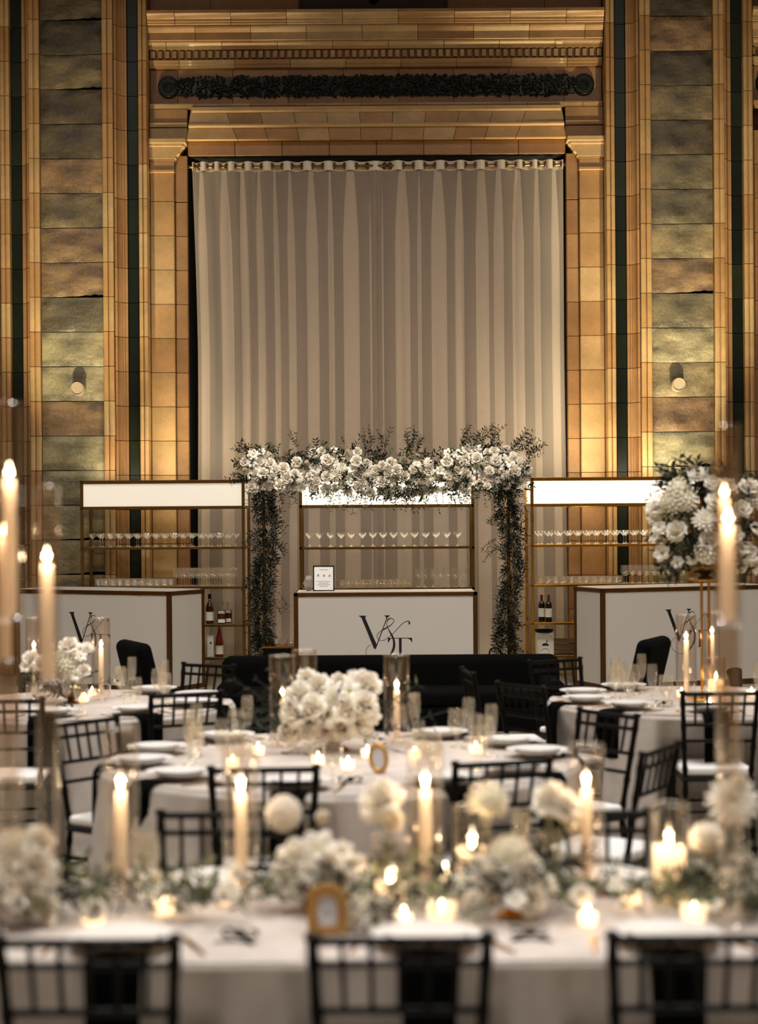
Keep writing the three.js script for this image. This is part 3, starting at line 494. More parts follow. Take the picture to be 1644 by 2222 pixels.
// ---------------------------------------------------------------- back bars: gilt shelf frames with a glowing header
const SHELF = [0.26, 0.636, 1.068, 1.52];
const glassShelf = phys('#f4f1e4', 0.02, { transmission: 1, thickness: 0 });
const headerMat = std('#fff6e4', 0.6, 0, { emissive: new THREE.Color(1.0, 0.91, 0.74), emissiveIntensity: 1.0 });
function backBar(label, w, d, pos, turn, metal, glow, back, up) {
  const o = thing('back_bar', label, 'shelf unit', pos, turn), H = 2.28, e = 0.034;
  for (const sx of [-1, 1]) for (const z of [0, -d]) part('post', boxAt(e, H, e, sx * (w / 2 - e / 2), H / 2, z + (z ? e / 2 : -e / 2), 0.003), metal, o);
  const ring = (y, t) => merge([boxAt(w, t, e, 0, y, -e / 2, 0.003), boxAt(w, t, e, 0, y, -d + e / 2, 0.003), boxAt(e, t, d, -w / 2 + e / 2, y, -d / 2, 0.003), boxAt(e, t, d, w / 2 - e / 2, y, -d / 2, 0.003)]);
  for (const y of SHELF) { const f = part('shelf_frame', ring(y - 0.016, 0.028), metal, o); part('glass_shelf', boxAt(w - 2 * e, 0.008, d - 2 * e, 0, y - 0.004, -d / 2), glassShelf, f); }
  part('header_frame', merge([ring(H - 0.02, 0.04), ring(1.965, 0.035)]), metal, o);
  const hm = headerMat.clone(); hm.emissiveIntensity = glow * 0.5;
  part('light_panel', boxAt(w - 2 * e, 0.265, 0.02, 0, 2.115, -0.03, 0.002), hm, o, 'glowing white front panel'); part('light_panel', boxAt(w - 2 * e, 0.265, 0.02, 0, 2.115, -d + 0.03, 0.002), hm, o); for (const y of [1.975, 2.262]) part('light_panel', boxAt(w - 2 * e, 0.015, d - 2 * e, 0, y, -d / 2, 0.002), hm, o);
  for (const s of [-1, 1]) part('light_panel', boxAt(0.02, 0.265, d - 2 * e, s * (w / 2 - 0.03), 2.115, -d / 2, 0.002), hm, o);
  o.updateMatrixWorld(true);
  const put = (L, hh, at, to) => { const l = new THREE.RectAreaLight(new THREE.Color(1.0, 0.88, 0.6), L, w - 0.1, hh); l.position.copy(o.localToWorld(new THREE.Vector3(...at))); l.lookAt(o.localToWorld(new THREE.Vector3(...to))); scene.add(l); };
  put(glow * 0.6, 0.25, [0, 2.115, 0.02], [0, 2.0, 1]); put(back, 0.25, [0, 2.115, -d - 0.02], [0, 2.115, -d - 1]); put(up, d - 0.1, [0, 2.31, -d / 2], [0, 4, -d * 0.9]); put(glow * 1.1, d - 0.1, [0, 1.955, -d / 2], [0, 0, -d / 2]);
  return o;
}
const LB = (px0, px1, d) => { const a = P(px0, 1150, d), b = P(px1, 1150, d); return { x: (a[0] + b[0]) / 2, w: b[0] - a[0] }; };
const lb = LB(175, 529, 21.0), cb = LB(649, 1029, 20.3), rb = LB(1152, 1525, 20.95);
const BB = {
  left: backBar('gilt back bar shelves with glowing header against the left stone pilaster', lb.w + 0.03, 0.5, [lb.x, 0, -21.0], -0.06, M.goldDull, 0.82, 1.8, 10),
  centre: backBar('gilt back bar shelves behind the centre bar, header hidden by flowers', cb.w, 0.45, [cb.x, 0, -20.3], 0, M.goldDull, 2.4, 1.0, 1.5),
  right: backBar('gilt back bar shelves with brightest glowing header at right', rb.w + 0.02, 0.5, [rb.x, 0, -20.95], 0.06, M.gold, 2.2, 3.0, 19),
};
// glasses in rows on the shelves
const ORD = ['first', 'second', 'third', 'fourth', 'fifth', 'sixth', 'seventh', 'eighth', 'ninth', 'tenth', 'eleventh', 'twelfth', 'thirteenth', 'fourteenth', 'fifteenth', 'sixteenth'];
function shelfRow(bb, kind, name, label, group, y, x0, x1, n, rows, z0, dz) {
  const r = rng(Math.round((x0 + y) * 1000) + n); bb.updateMatrixWorld(true);
  for (let j = 0; j < rows; j++) for (let k = 0; k < n; k++) {
    const p = bb.localToWorld(new THREE.Vector3(x0 + (x1 - x0) * (k + (j % 2) * 0.5) / n + (r() - 0.5) * 0.012, y, z0 - j * dz + (r() - 0.5) * 0.012));
    single(name, G[kind], M.crystal, `${label}, ${ORD[k]} from the left${rows > 1 ? ', ' + (j === 0 ? 'front' : j === rows - 1 ? 'back' : 'middle') + ' row' : ''}`, 'glass', p.toArray(), r() * 3, group);
  }
}
shelfRow(BB.left, 'coupe', 'coupe_glass', "coupe on the left back bar's upper shelf", 'coupes on the left upper shelf', SHELF[3], -0.82, 0.86, 16, 2, -0.12, 0.14);
shelfRow(BB.centre, 'coupe', 'coupe_glass', "coupe on the upper shelf behind the centre bar", 'coupes on the centre upper shelf', SHELF[3], -0.86, 0.9, 15, 1, -0.15, 0.1);
shelfRow(BB.right, 'coupe', 'coupe_glass', "coupe on the right back bar's upper shelf", 'coupes on the right upper shelf', SHELF[3], -0.88, 0.86, 16, 2, -0.12, 0.14);
shelfRow(BB.left, 'rocks', 'rocks_glass', "rocks glass on the left back bar's middle shelf", 'rocks glasses on the left middle shelf', SHELF[2], -0.76, 0.1, 10, 3, -0.1, 0.1);
shelfRow(BB.left, 'wine', 'wine_glass', "wine glass on the left back bar's middle shelf", 'wine glasses on the left middle shelf', SHELF[2], 0.14, 0.84, 8, 3, -0.1, 0.1);
shelfRow(BB.right, 'rocks', 'rocks_glass', "rocks glass on the right back bar's middle shelf", 'rocks glasses on the right middle shelf', SHELF[2], -0.88, 0.1, 11, 2, -0.1, 0.1);
shelfRow(BB.right, 'wine', 'wine_glass', "wine glass on the right back bar's middle shelf", 'wine glasses on the right middle shelf', SHELF[2], 0.1, 0.84, 9, 2, -0.1, 0.1);
shelfRow(BB.centre, 'rocks', 'rocks_glass', "rocks glass on the shelf just above the centre bar", 'rocks glasses on the centre middle shelf', SHELF[2], -0.5, 0.28, 10, 2, -0.1, 0.1);
shelfRow(BB.centre, 'wine', 'wine_glass', "wine glass on the shelf just above the centre bar", 'wine glasses on the centre middle shelf', SHELF[2], 0.34, 0.92, 7, 1, -0.12, 0.1);
// bottles and cartons on the low shelves
const amber = phys('#3d1508', 0.08, { clearcoat: 0.6 }), wineDark = phys('#0d0606', 0.1, { clearcoat: 1 }), label_ = std('#e8e2d6', 0.7), capRed = std('#7a1a1c', 0.4), clearCap = phys('#e8e4dc', 0.05, { transmission: 0.9, thickness: 0 });
function bottle(name, label, pos, prof, mat, lab, cap, capMat) {
  const o = thing(name, label, 'bottle', pos);
  part('glass', lathe(prof, 20), mat, o); for (const [r, y0, y1] of lab) part('label', new THREE.CylinderGeometry(r, r, y1 - y0, 20, 1, true).translate(0, (y0 + y1) / 2, 0), label_, o); part('cap', lathe(cap, 16), capMat, o); return o;
}
const onShelf = (bb, px, yy, z) => { bb.updateMatrixWorld(true); const d = -bb.position.z - z; const v = (yy - EYE) / d; const p = [((px - 822) / FOCAL + v * ROLL) * d, yy, -d]; return p; };
bottle('whisky_bottle', 'tall amber whisky bottle with cream label beside the left bar', onShelf(BB.left, 455, SHELF[1], -0.2), [[0.001, 0], [0.042, 0], [0.045, 0.01], [0.045, 0.18], [0.035, 0.215], [0.016, 0.245], [0.015, 0.3], [0.001, 0.3]], amber, [[0.0457, 0.03, 0.13]], [[0.001, 0.335], [0.018, 0.335], [0.018, 0.28], [0.016, 0.28]], M.black);
[[481, 'squat square decanter of dark whisky, nearer of the pair on the left shelf', -0.12], [494, 'squat square decanter of dark whisky, behind its twin on the left shelf', -0.26]].forEach(([px, lb_, z]) => {
  const o = thing('decanter', lb_, 'bottle', onShelf(BB.left, px, SHELF[1], z));
  part('glass', boxAt(0.1, 0.15, 0.07, 0, 0.075, 0, 0.018), amber, o); part('label', boxAt(0.078, 0.04, 0.002, 0, 0.03, 0.0365), label_, o); part('label', boxAt(0.078, 0.012, 0.002, 0, 0.122, 0.0365), label_, o); part('neck', lathe([[0.014, 0.15], [0.014, 0.18], [0.019, 0.185], [0.019, 0.19], [0.012, 0.19]], 16), clearCap, o); part('stopper', lathe([[0.001, 0.245], [0.02, 0.243], [0.024, 0.225], [0.02, 0.2], [0.012, 0.19], [0.001, 0.19]], 16), clearCap, o);
});
[[1175, 'red wine bottle with red capsule and white label, left of two', -0.2], [1190, 'red wine bottle with red capsule and white label, right of two', -0.12]].forEach(([px, lb_, z]) => bottle('wine_bottle', lb_, onShelf(BB.right, px, SHELF[1], z), [[0.001, 0], [0.036, 0], [0.0385, 0.008], [0.0385, 0.19], [0.034, 0.215], [0.016, 0.235], [0.0145, 0.25], [0.0145, 0.3], [0.001, 0.3]], wineDark, [[0.039, 0.05, 0.15]], [[0.001, 0.302], [0.0155, 0.302], [0.0155, 0.235], [0.0148, 0.235]], capRed));
{
  const c = thing('carton', 'white printed carton with a small black picture on the low right shelf', 'box', onShelf(BB.right, 1181, SHELF[0], -0.15), 0.05);
  part('box', boxAt(0.2, 0.25, 0.12, 0, 0.125, 0, 0.003), std('#e9e1d0', 0.7), c);
  part('print', merge([polyPrism([[-0.04, 0.1], [-0.03, 0.122], [0.0, 0.132], [0.035, 0.12], [0.045, 0.1]], 0.0605, 0.0612), polyPrism([[0.012, 0.13], [0.016, 0.165], [0.028, 0.17], [0.024, 0.16], [0.024, 0.132]], 0.0605, 0.0612), new THREE.RingGeometry(0.046, 0.051, 28, 1, 0.3, 2.5).translate(0, 0.02, 0.0612), ...[[-0.07, 0.19], [-0.03, 0.21], [0.06, 0.2], [0.08, 0.17], [-0.08, 0.225]].map(([x, y]) => polyPrism([[x, y], [x + 0.014, y + 0.004], [x + 0.008, y + 0.014]], 0.0605, 0.0612))]), M.ink, c);
  const b = thing('serving_tray', 'black oval serving tray lying on the printed carton', 'tray', onShelf(BB.right, 1180, SHELF[0] + 0.25, -0.15)); part('tray', lathe([[0.001, 0.004], [0.08, 0.004], [0.105, 0.03], [0.11, 0.03], [0.085, 0.0], [0.001, 0.0]], 24), M.black, b); part('rim', new THREE.TorusGeometry(0.108, 0.004, 6, 24).rotateX(Math.PI / 2).translate(0, 0.03, 0), M.black, b);
  const k = thing('crate', 'brown wooden crate with ribs on the low right shelf', 'crate', onShelf(BB.right, 1222, SHELF[0], -0.2)); for (const y of [0.03, 0.09, 0.15]) part('slat', merge([boxAt(0.24, 0.04, 0.012, 0, y, 0.1, 0.003), boxAt(0.24, 0.04, 0.012, 0, y, -0.1, 0.003), boxAt(0.012, 0.04, 0.2, -0.12, y, 0, 0.003), boxAt(0.012, 0.04, 0.2, 0.12, y, 0, 0.003)]), std('#6d5434', 0.8), k); part('bottom', boxAt(0.23, 0.01, 0.19, 0, 0.006, 0), std('#6d5434', 0.8), k);
  const w = thing('carton', 'tall narrow white carton standing on the low left shelf', 'box', onShelf(BB.left, 457, SHELF[0], -0.1)); part('box', boxAt(0.07, 0.24, 0.07, 0, 0.12, 0, 0.003), label_, w); part('print', polyPrism([[-0.01, 0.16], [0.008, 0.175], [0.016, 0.15], [0.002, 0.14]], 0.0355, 0.036), M.ink, w);
  bottle('liqueur_bottle', 'red liqueur bottle on the low left shelf behind the white carton', onShelf(BB.left, 476, SHELF[0], -0.2), [[0.001, 0], [0.045, 0], [0.047, 0.01], [0.047, 0.15], [0.04, 0.2], [0.014, 0.3], [0.014, 0.34], [0.001, 0.34]], phys('#6a2012', 0.2, { clearcoat: 0.4 }), [[0.0477, 0.02, 0.12]], [[0.001, 0.37], [0.016, 0.37], [0.016, 0.33], [0.0145, 0.33]], M.black);
}
// things on the centre bar
{
  const y = 1.076, f = thing('framed_menu', 'black framed drinks menu standing on the centre bar', 'sign', onTop(702, 19.3, y), 0.12); f.rotation.x = -0.08;
  part('paper', boxAt(0.2, 0.25, 0.008, 0, 0.133, 0), std('#eceaea', 0.6), f);
  part('frame', merge([boxAt(0.222, 0.01, 0.02, 0, 0.005, 0), boxAt(0.222, 0.01, 0.02, 0, 0.262, 0), boxAt(0.01, 0.262, 0.02, -0.106, 0.133, 0), boxAt(0.01, 0.262, 0.02, 0.106, 0.133, 0)]), M.black, f);
  part('print', merge([...[-0.06, 0, 0.06].map((x, k) => polyPrism([[x - 0.012, 0.155], [x + 0.01, 0.15 - k * 0.002], [x + 0.013, 0.172], [x, 0.178 - k * 0.004]], 0.0045, 0.005)), ...[[0.1, 0.14], [0.082, 0.1], [0.066, 0.13], [0.05, 0.09], [0.222, 0.09]].map(([h, w]) => boxAt(w, 0.005, 0.0005, 0, h, 0.0046))]), std('#8b857d', 0.8), f);
  const s = thing('stone_block', 'grey faceted stone beside the framed drinks menu', 'stone', onTop(670, 19.35, y)); const sg = new THREE.DodecahedronGeometry(0.085, 0).scale(0.75, 1.0, 0.7).translate(0, 0.082, 0); part('stone', toCreasedNormals(sg, 0.2), std('#8f8780', 0.7, 0, { bumpMap: TX.stoneBump, bumpScale: 0.003 }), s);
  const c = thing('watering_can', 'small black jug with looped handle behind the right end of the sofa', 'jug', [P(1050, 1420, 17.5)[0], 0, -17.5]);
  part('body', lathe([[0.001, 0.0], [0.11, 0.0], [0.12, 0.02], [0.12, 0.44], [0.09, 0.5], [0.085, 0.5], [0.11, 0.42], [0.11, 0.02], [0.001, 0.02]], 24), M.black, c); part('handle', new THREE.TorusGeometry(0.055, 0.008, 8, 24).rotateZ(0.3).translate(0.105, 0.55, 0), M.black, c);
  // low gilt shelf between the arch leg and the centre bar
  const l = thing('side_shelf', 'low gilt glass shelf with black base left of the centre bar', 'shelf', [P(606, 1400, 19.6)[0], 0, -19.7]);
  part('base', boxAt(0.34, 0.46, 0.36, 0, 0.23, 0, 0.006), M.black, l); part('rail', merge([boxAt(0.36, 0.02, 0.02, 0, 0.475, 0.18), boxAt(0.36, 0.02, 0.02, 0, 0.475, -0.18), boxAt(0.02, 0.02, 0.36, -0.17, 0.475, 0), boxAt(0.02, 0.02, 0.36, 0.17, 0.475, 0)]), M.gold, l); part('glass_shelf', boxAt(0.32, 0.006, 0.34, 0, 0.478, 0), glassShelf, l);
  for (let k = 0; k < 4; k++) single('rocks_glass', G.rocks, M.pane, `rocks glass on the low gilt shelf left of the centre bar, ${ORD[k]} from the left`, 'glass', [l.position.x - 0.11 + 0.075 * k, 0.482, l.position.z + (k % 2 ? 0.05 : -0.06)], 0, 'glasses on the low gilt shelf');
}
// ---------------------------------------------------------------- flower arch over the centre bar
{
  const D = 19.72, o = thing('flower_arch', 'gold arch covered in white flowers and greenery over the centre bar', 'flower arch', [0, 0, -D]), r = rng(77);
  const L = (px, py, dz = 0) => { const p = P(px, py, D - dz); return [p[0], p[1], dz]; };
  const yTop = L(840, 1040)[1];
  const xl = L(573, 1200)[0], xr = L(1103, 1200)[0];
  part('arch_frame', merge([bar([xl, 0, 0], [xl, yTop, 0], 0.02), bar([xr, 0, 0], [xr, yTop, 0], 0.02), bar([xl, yTop, 0], [xr, yTop, 0], 0.02), boxAt(0.3, 0.02, 0.3, xl, 0.01, 0, 0.004), boxAt(0.3, 0.02, 0.3, xr, 0.01, 0, 0.004)]), M.gold, o);
  // blooms, packed along the beam; their upper edge waves as in the photograph
  const edge = [[520, 985, 1010], [545, 955, 1075], [600, 965, 1068], [640, 985, 1072], [690, 962, 1078], [760, 960, 1082], [800, 970, 1085], [850, 985, 1082], [900, 975, 1085], [950, 985, 1080], [1000, 955, 1075], [1050, 955, 1072], [1100, 958, 1070], [1135, 990, 1062], [1150, 1000, 1040]];
  const lim = (px) => { let k = 0; while (k < edge.length - 2 && edge[k + 1][0] < px) k++; const [a, t0, b0] = edge[k], [b, t1, b1] = edge[k + 1], t = Math.max(0, Math.min(1, (px - a) / (b - a))); return [t0 + (t1 - t0) * t, b0 + (b1 - b0) * t]; };
  const placed = []; let tries = 0;
  while (placed.length < 150 && tries++ < 6000) {
    const px = 524 + r() * 624, [t, b] = lim(px), py = t + 12 + Math.sqrt(r()) * (b - t - 26), s = 0.085 + r() * 0.07 * (0.6 + 0.4 * r());
    const gap = ((px > 598 && px < 640 && py < 1010) || (px > 870 && px < 905 && py < 985) || (px > 780 && px < 830 && py < 1000)) && r() < 0.8; if (gap) continue;
    if (placed.some((q) => Math.hypot(q[0] - px, q[1] - py) < (q[2] + s) * 0.36 * 203)) continue; placed.push([px, py, s]);
  }
  placed.forEach(([px, py, s]) => { const q = (py - 1015) / 55, p = L(px, py, 0.22 * Math.sqrt(Math.max(0.05, 1 - q * q * 0.8)) + (r() - 0.5) * 0.06); bloom(o, r() < 0.6 ? 'rose' : r() < 0.5 ? 'anemone' : r() < 0.6 ? 'dahlia' : 'bud', p, s, [(r() - 0.5) * 0.9, 0.25 - q * 0.7 + (r() - 0.5) * 0.5, 1], r); });
  const dark = [], pale = [];
  for (let k = 0; k < 520; k++) { const px = 525 + r() * 620, [t, b] = lim(px), py = t + 8 + r() * (b - t - 8); const p = L(px, py, 0.02 + r() * 0.16); twig(r() < 0.75 ? dark : pale, p, [(r() - 0.5) * 1.4, (r() - 0.35), r() * 0.9], 0.1 + r() * 0.07, 4, 0.055, r, 1.2); }
  for (const [px, py, n, up] of [[648, 965, 3, 1], [800, 968, 5, 1], [835, 975, 5, 1], [890, 968, 8, 1], [900, 975, 6, 1], [1000, 960, 3, 1], [1035, 960, 6, 1.2], [1060, 955, 5, 1.1], [1110, 965, 7, 1], [1130, 975, 9, 0.8], [1145, 985, 8, 0.5], [540, 985, 4, 0.9], [560, 1010, 6, 0.1], [545, 1030, 7, 0], [1010, 965, 3, 1]]) for (let k = 0; k < n; k++) twig(dark, L(px + (r() - 0.5) * 16, py + r() * 12, 0.05 + r() * 0.1), [(px - 840) / 420 + (r() - 0.5) * 0.8, up + (r() - 0.5) * 0.3, 0.3 * (r() - 0.3)], 0.14 + r() * 0.1, 5, 0.042, r, 0.9);
  for (const [px, py, n] of [[560, 1075, 6], [600, 1072, 5], [650, 1075, 4], [720, 1078, 6], [750, 1080, 5], [800, 1085, 4], [850, 1080, 5], [900, 1080, 6], [930, 1080, 6], [975, 1075, 6], [1010, 1070, 7], [1030, 1070, 5], [1075, 1070, 6], [1120, 1062, 6]]) for (let k = 0; k < n; k++) twig(r() < 0.7 ? dark : pale, L(px + (r() - 0.5) * 34, py - 12, 0.06 + r() * 0.16), [(r() - 0.5) * 0.9, -0.8, 0.35], 0.1 + r() * 0.13, 5, 0.042, r, 0.9, 0.6);
  const legs = [];
  for (const [x0, seed] of [[xl, 1], [xr, 2]]) for (let k = 0; k < 430; k++) {
    const t = r(), y = 0.36 + t * (yTop - 0.32), wob = 0.04 * Math.sin(y * 4 + seed), a = r() * 6.28;
    twig(legs, [x0 + wob + Math.cos(a) * 0.035, y, Math.sin(a) * 0.05 + 0.03], [Math.cos(a) * (0.5 + r() * 0.7), -0.5 + (r() - 0.5) * 1.1, Math.abs(Math.sin(a)) * 0.7 + 0.1], 0.09 + r() * 0.09, 4, 0.052, r, 0.9, 0.7);
  }
  for (const [px, py, dx] of [[600, 1110, 1], [615, 1180, 1], [608, 1290, 1], [545, 1160, -1], [540, 1240, -1], [1065, 1120, -1], [1140, 1080, 1], [1060, 1180, -1], [1125, 1200, 1]]) for (let k = 0; k < 4; k++) twig(legs, L(px - dx * 22 + (r() - 0.5) * 12, py + (r() - 0.5) * 30, 0.05 + r() * 0.1), [dx, -0.7 + r() * 0.6, 0.2], 0.17 + r() * 0.08, 7, 0.04, r, 0.7, 0.9);
  const a = part('foliage', merge(dark), M.leafDark, o), b = part('pale_foliage', merge(pale), M.leafPale, o), c = part('leg_foliage', merge(legs), M.leafDark, o);
  for (const m of [a, b, c]) m.userData.kind = 'stuff';
}
// ---------------------------------------------------------------- lounge seats in front of the bars
{
  const o = thing('sofa', 'low black velvet sofa in front of the centre bar', 'sofa', [P(848, 1500, 15.2)[0], 0, -15.25]), w = 2.86;
  part('base', boxAt(w - 0.1, 0.2, 0.78, 0, 0.22, 0, 0.03), M.velvet, o); for (const s of [-1, 1]) part('seat_cushion', boxAt(w / 2 - 0.16, 0.12, 0.62, s * (w / 4 - 0.06), 0.385, 0.08, 0.04), M.velvet, o);
  const back = new RoundedBoxGeometry(w, 0.52, 0.2, 5, 0.09); part('backrest', moved(back, 0, 0.43, -0.36, -0.1), M.velvet, o);
  for (const s of [-1, 1]) part('arm', moved(new RoundedBoxGeometry(0.18, 0.4, 0.72, 4, 0.07), s * (w / 2 - 0.1), 0.32, -0.02), M.velvet, o);
  for (const sx of [-1, 1]) for (const sz of [-1, 1]) part('foot', lathe([[0.001, 0], [0.016, 0], [0.024, 0.12], [0.001, 0.12]], 12).translate(sx * (w / 2 - 0.2), 0, sz * 0.28), M.black, o);
  const chair = (label, px, py, d, turn) => {
    const a = thing('lounge_chair', label, 'armchair', [P(px, py, d)[0], 0, -d], turn);
    part('seat', new RoundedBoxGeometry(0.66, 0.16, 0.66, 4, 0.06).translate(0, 0.36, 0), M.velvet, a);
    part('backrest', moved(new RoundedBoxGeometry(0.66, 0.62, 0.13, 5, 0.06), 0, 0.57, 0.36, 0.24), M.velvet, a);
    for (const sx of [-1, 1]) for (const sz of [-1, 1]) part('leg', bar([sx * 0.27, 0.3, sz * 0.27], [sx * 0.3, 0, sz * 0.3], 0.014), M.black, a);
  };
  chair('black velvet lounge chair turned towards the sofa in front of the left bar', 398, 1450, 15.0, -1.15);
  chair('black velvet lounge chair turned towards the sofa in front of the right bar', 1310, 1450, 15.0, 1.15);
}
// ---------------------------------------------------------------- tables and cloths
const TOP = 0.76;
const D2R = Math.PI / 180;
const CHAIRS = [    // [pixel x of the back's middle, distance of the back, turn in degrees, label]
  [189, 4.27, 0, 'black chiavari chair at the long front table, seen from behind at lower left'],
  [867, 4.27, 0, 'black chiavari chair at the long front table, seen from behind at bottom centre'],
  [1518, 4.27, 0, 'black chiavari chair at the long front table, seen from behind at lower right'],
  [482, 6.07, 180, 'black chiavari chair across the long front table, behind the two left tapers'],
  [1272, 6.05, 180, 'black chiavari chair across the long front table, behind the rightmost taper'],
  [572, 7.12, 4, 'black chiavari chair at the middle round table, back to us behind the white ball flower'],
  [1091, 7.26, 20, 'black chiavari chair at the middle round table, back to us behind the domed flower'],
  [186, 8.8, -128, 'black chiavari chair at the left side of the middle round table, facing right'],
  [1318, 9.0, 126, 'black chiavari chair at the right side of the middle round table, facing left'],
  [1432, 7.62, 60, 'black chiavari chair turned aside at the middle round table, above the lit pillar candle'],
  [404, 10.1, 26, 'black chiavari chair between the left and middle round tables, back to us'],
  [452, 12.0, 148, 'black chiavari chair beyond the left round table, next to the sofa end'],
  [8, 9.8, 4, 'black chiavari chair at the left round table, behind the tall glass candle columns'],
  [1562, 9.95, 0, 'black chiavari chair at the right round table, back to us behind the glass column'],
  [1128, 10.45, -55, 'black chiavari chair at the left of the right round table, dark against the sofa'],
  [1204, 12.2, -150, 'black chiavari chair beyond the right round table, before the end of the sofa'],
  [1014, 11.4, -83, 'black chiavari chair seen edge-on in front of the black sofa'],
];
const SEATED = CHAIRS.map(([px, d, deg]) => { const a = deg * D2R, b = onTop(px, d, 0.92); return [b[0] - Math.sin(a) * 0.268, b[2] - Math.cos(a) * 0.268, a]; });
// the hanging cloth gives way where a seat is pushed under the table
function giveWay(p, cx, cz) {
  const h = TOP + p[1]; if (h > 0.70) return; const w = Math.min(1, (0.70 - h) / 0.14);
  for (const [x, z, a] of SEATED) {
    const dx = p[0] + cx - x, dz = p[2] + cz - z, lx = dx * Math.cos(a) - dz * Math.sin(a), lz = dx * Math.sin(a) + dz * Math.cos(a);
    if (Math.abs(lx) < 0.30 && lz > -0.25 && lz < 0.35) { const k = Math.min(1, (0.30 - Math.abs(lx)) / 0.07) * w * (lz + 0.25); p[0] -= Math.sin(a) * k; p[2] -= Math.cos(a) * k; }
  }
}
function clothGeo(outline, n, corner, seed, fold, drop, flare, cx = 0, cz = 0) {   // outline(t) -> [x, z, nx, nz]; top, rounded edge, skirt with folds
  const r = rng(seed), ph = [r() * 6, r() * 6, r() * 6], rows = [], pos = [], idx = [], uv = [];
  for (const q of [0.001, 0.35, 0.7, 0.9, 0.985]) rows.push([q, 0, 0]);
  for (const a of [0.2, 0.55, 0.85, 1]) rows.push([1, Math.sin(a * 1.5708) * corner, -(1 - Math.cos(a * 1.5708)) * corner]);
  for (let k = 1; k <= 9; k++) rows.push([1, corner, -corner - (drop - corner) * k / 9]);
  rows.forEach(([q, out, y], j) => {
    const f = Math.max(0, -y / drop);
    for (let i = 0; i <= n; i++) {
      const t = i / n, [x, z, nx, nz, len] = outline(t), s = t * len, w = Math.sin(s * 11 + ph[0] + Math.sin(s * 3.1) * 1.5) * 0.6 + Math.sin(s * 23 + ph[1]) * 0.25 + Math.sin(s * 5.2 + ph[2]) * 0.5;
      const o = out - corner + fold * w * Math.pow(f, 0.8) + flare * f; pos.push(x * q + nx * o * (q === 1 ? 1 : 0) - (q < 1 ? 0 : 0), y + (q < 1 ? 0.0012 * Math.sin(x * 9 + z * 7 + ph[0]) : 0), z * q + nz * o * (q === 1 ? 1 : 0)); uv.push(q === 1 ? s : x * q + 3, q === 1 ? -y + q : z * q);
    }
  });
  for (let i = 0; i < pos.length; i += 3) { const p = [pos[i], pos[i + 1], pos[i + 2]]; giveWay(p, cx, cz); pos[i] = p[0]; pos[i + 2] = p[2]; }
  const at = (j, i) => j * (n + 1) + i; for (let j = 0; j + 1 < rows.length; j++) for (let i = 0; i < n; i++) idx.push(at(j, i), at(j + 1, i), at(j + 1, i + 1), at(j, i), at(j + 1, i + 1), at(j, i + 1));
  const g = new THREE.BufferGeometry(); g.setAttribute('position', new THREE.Float32BufferAttribute(pos, 3)); g.setAttribute('uv', new THREE.Float32BufferAttribute(uv, 2)); g.setIndex(idx); g.computeVertexNormals(); return g;
}
const roundOutline = (R) => (t) => { const a = t * 6.28319; return [Math.sin(a) * R, Math.cos(a) * R, Math.sin(a), Math.cos(a), 6.283 * R]; };
function rectOutline(w, d) { const L = 2 * (w + d), h = [w / 2, d / 2]; return (t) => { let s = (t % 1) * L; const c = 0.02; let x, z, nx = 0, nz = 0;
  if (s < w) { x = -h[0] + s; z = h[1]; nz = 1; } else if ((s -= w) < d) { x = h[0]; z = h[1] - s; nx = 1; } else if ((s -= d) < w) { x = h[0] - s; z = -h[1]; nz = -1; } else { s -= w; x = -h[0]; z = -h[1] + s; nx = -1; }
  const ex = h[0] - Math.abs(x), ez = h[1] - Math.abs(z); if (ex < c && nz) { nx = Math.sign(x) * (1 - ex / c) * 0.7; nz *= 0.7 + 0.3 * ex / c; } if (ez < c && nx && Math.abs(nx) === 1) { nz = Math.sign(z) * (1 - ez / c) * 0.7; nx *= 0.7 + 0.3 * ez / c; } return [x, z, nx, nz, L]; }; }
const wood = std('#6b4a2c', 0.6);
function tableUnder(name, label, pos, kind, a, b) {
  const o = thing(name, label, 'table', pos);
  if (kind === 'round') { part('tabletop', lathe([[0.001, 0.715], [a - 0.03, 0.715], [a - 0.03, 0.74], [0.001, 0.74]], 40), wood, o); for (let k = 0; k < 4; k++) part('leg', bar([Math.cos(k * 1.571 + 0.6) * a * 0.62, 0, Math.sin(k * 1.571 + 0.6) * a * 0.62], [Math.cos(k * 1.571 + 0.6) * a * 0.55, 0.715, Math.sin(k * 1.571 + 0.6) * a * 0.55], 0.018), M.black, o); }
  else { part('tabletop', boxAt(a - 0.06, 0.025, b - 0.06, 0, 0.728, 0, 0.004), wood, o); for (const sx of [-1, 1]) for (const sz of [-1, 1]) part('leg', bar([sx * (a / 2 - 0.2), 0, sz * (b / 2 - 0.18)], [sx * (a / 2 - 0.22), 0.715, sz * (b / 2 - 0.2)], 0.018), M.black, o); }
  return o;
}
const TABLES = { mid: [-0.185, -8.5, 1.1], right: [1.885, -11.07, 0.88], left: [-1.755, -11.07, 0.88] };
tableUnder('round_table', 'round table under the cloth, behind the long front table', [TABLES.mid[0], 0, TABLES.mid[1]], 'round', TABLES.mid[2]);
tableUnder('round_table', 'round table under the cloth with the tall gold flower stand', [TABLES.right[0], 0, TABLES.right[1]], 'round', TABLES.right[2]);
tableUnder('round_table', 'round table under the cloth in front of the left bar', [TABLES.left[0], 0, TABLES.left[1]], 'round', TABLES.left[2]);
single('tablecloth', clothGeo(roundOutline(1.1), 260, 0.03, 3, 0.03, 0.745, 0.10, TABLES.mid[0], TABLES.mid[1]), M.cloth, 'pale velvet cloth on the round table behind the long front table', 'tablecloth', [TABLES.mid[0], TOP, TABLES.mid[1]]);
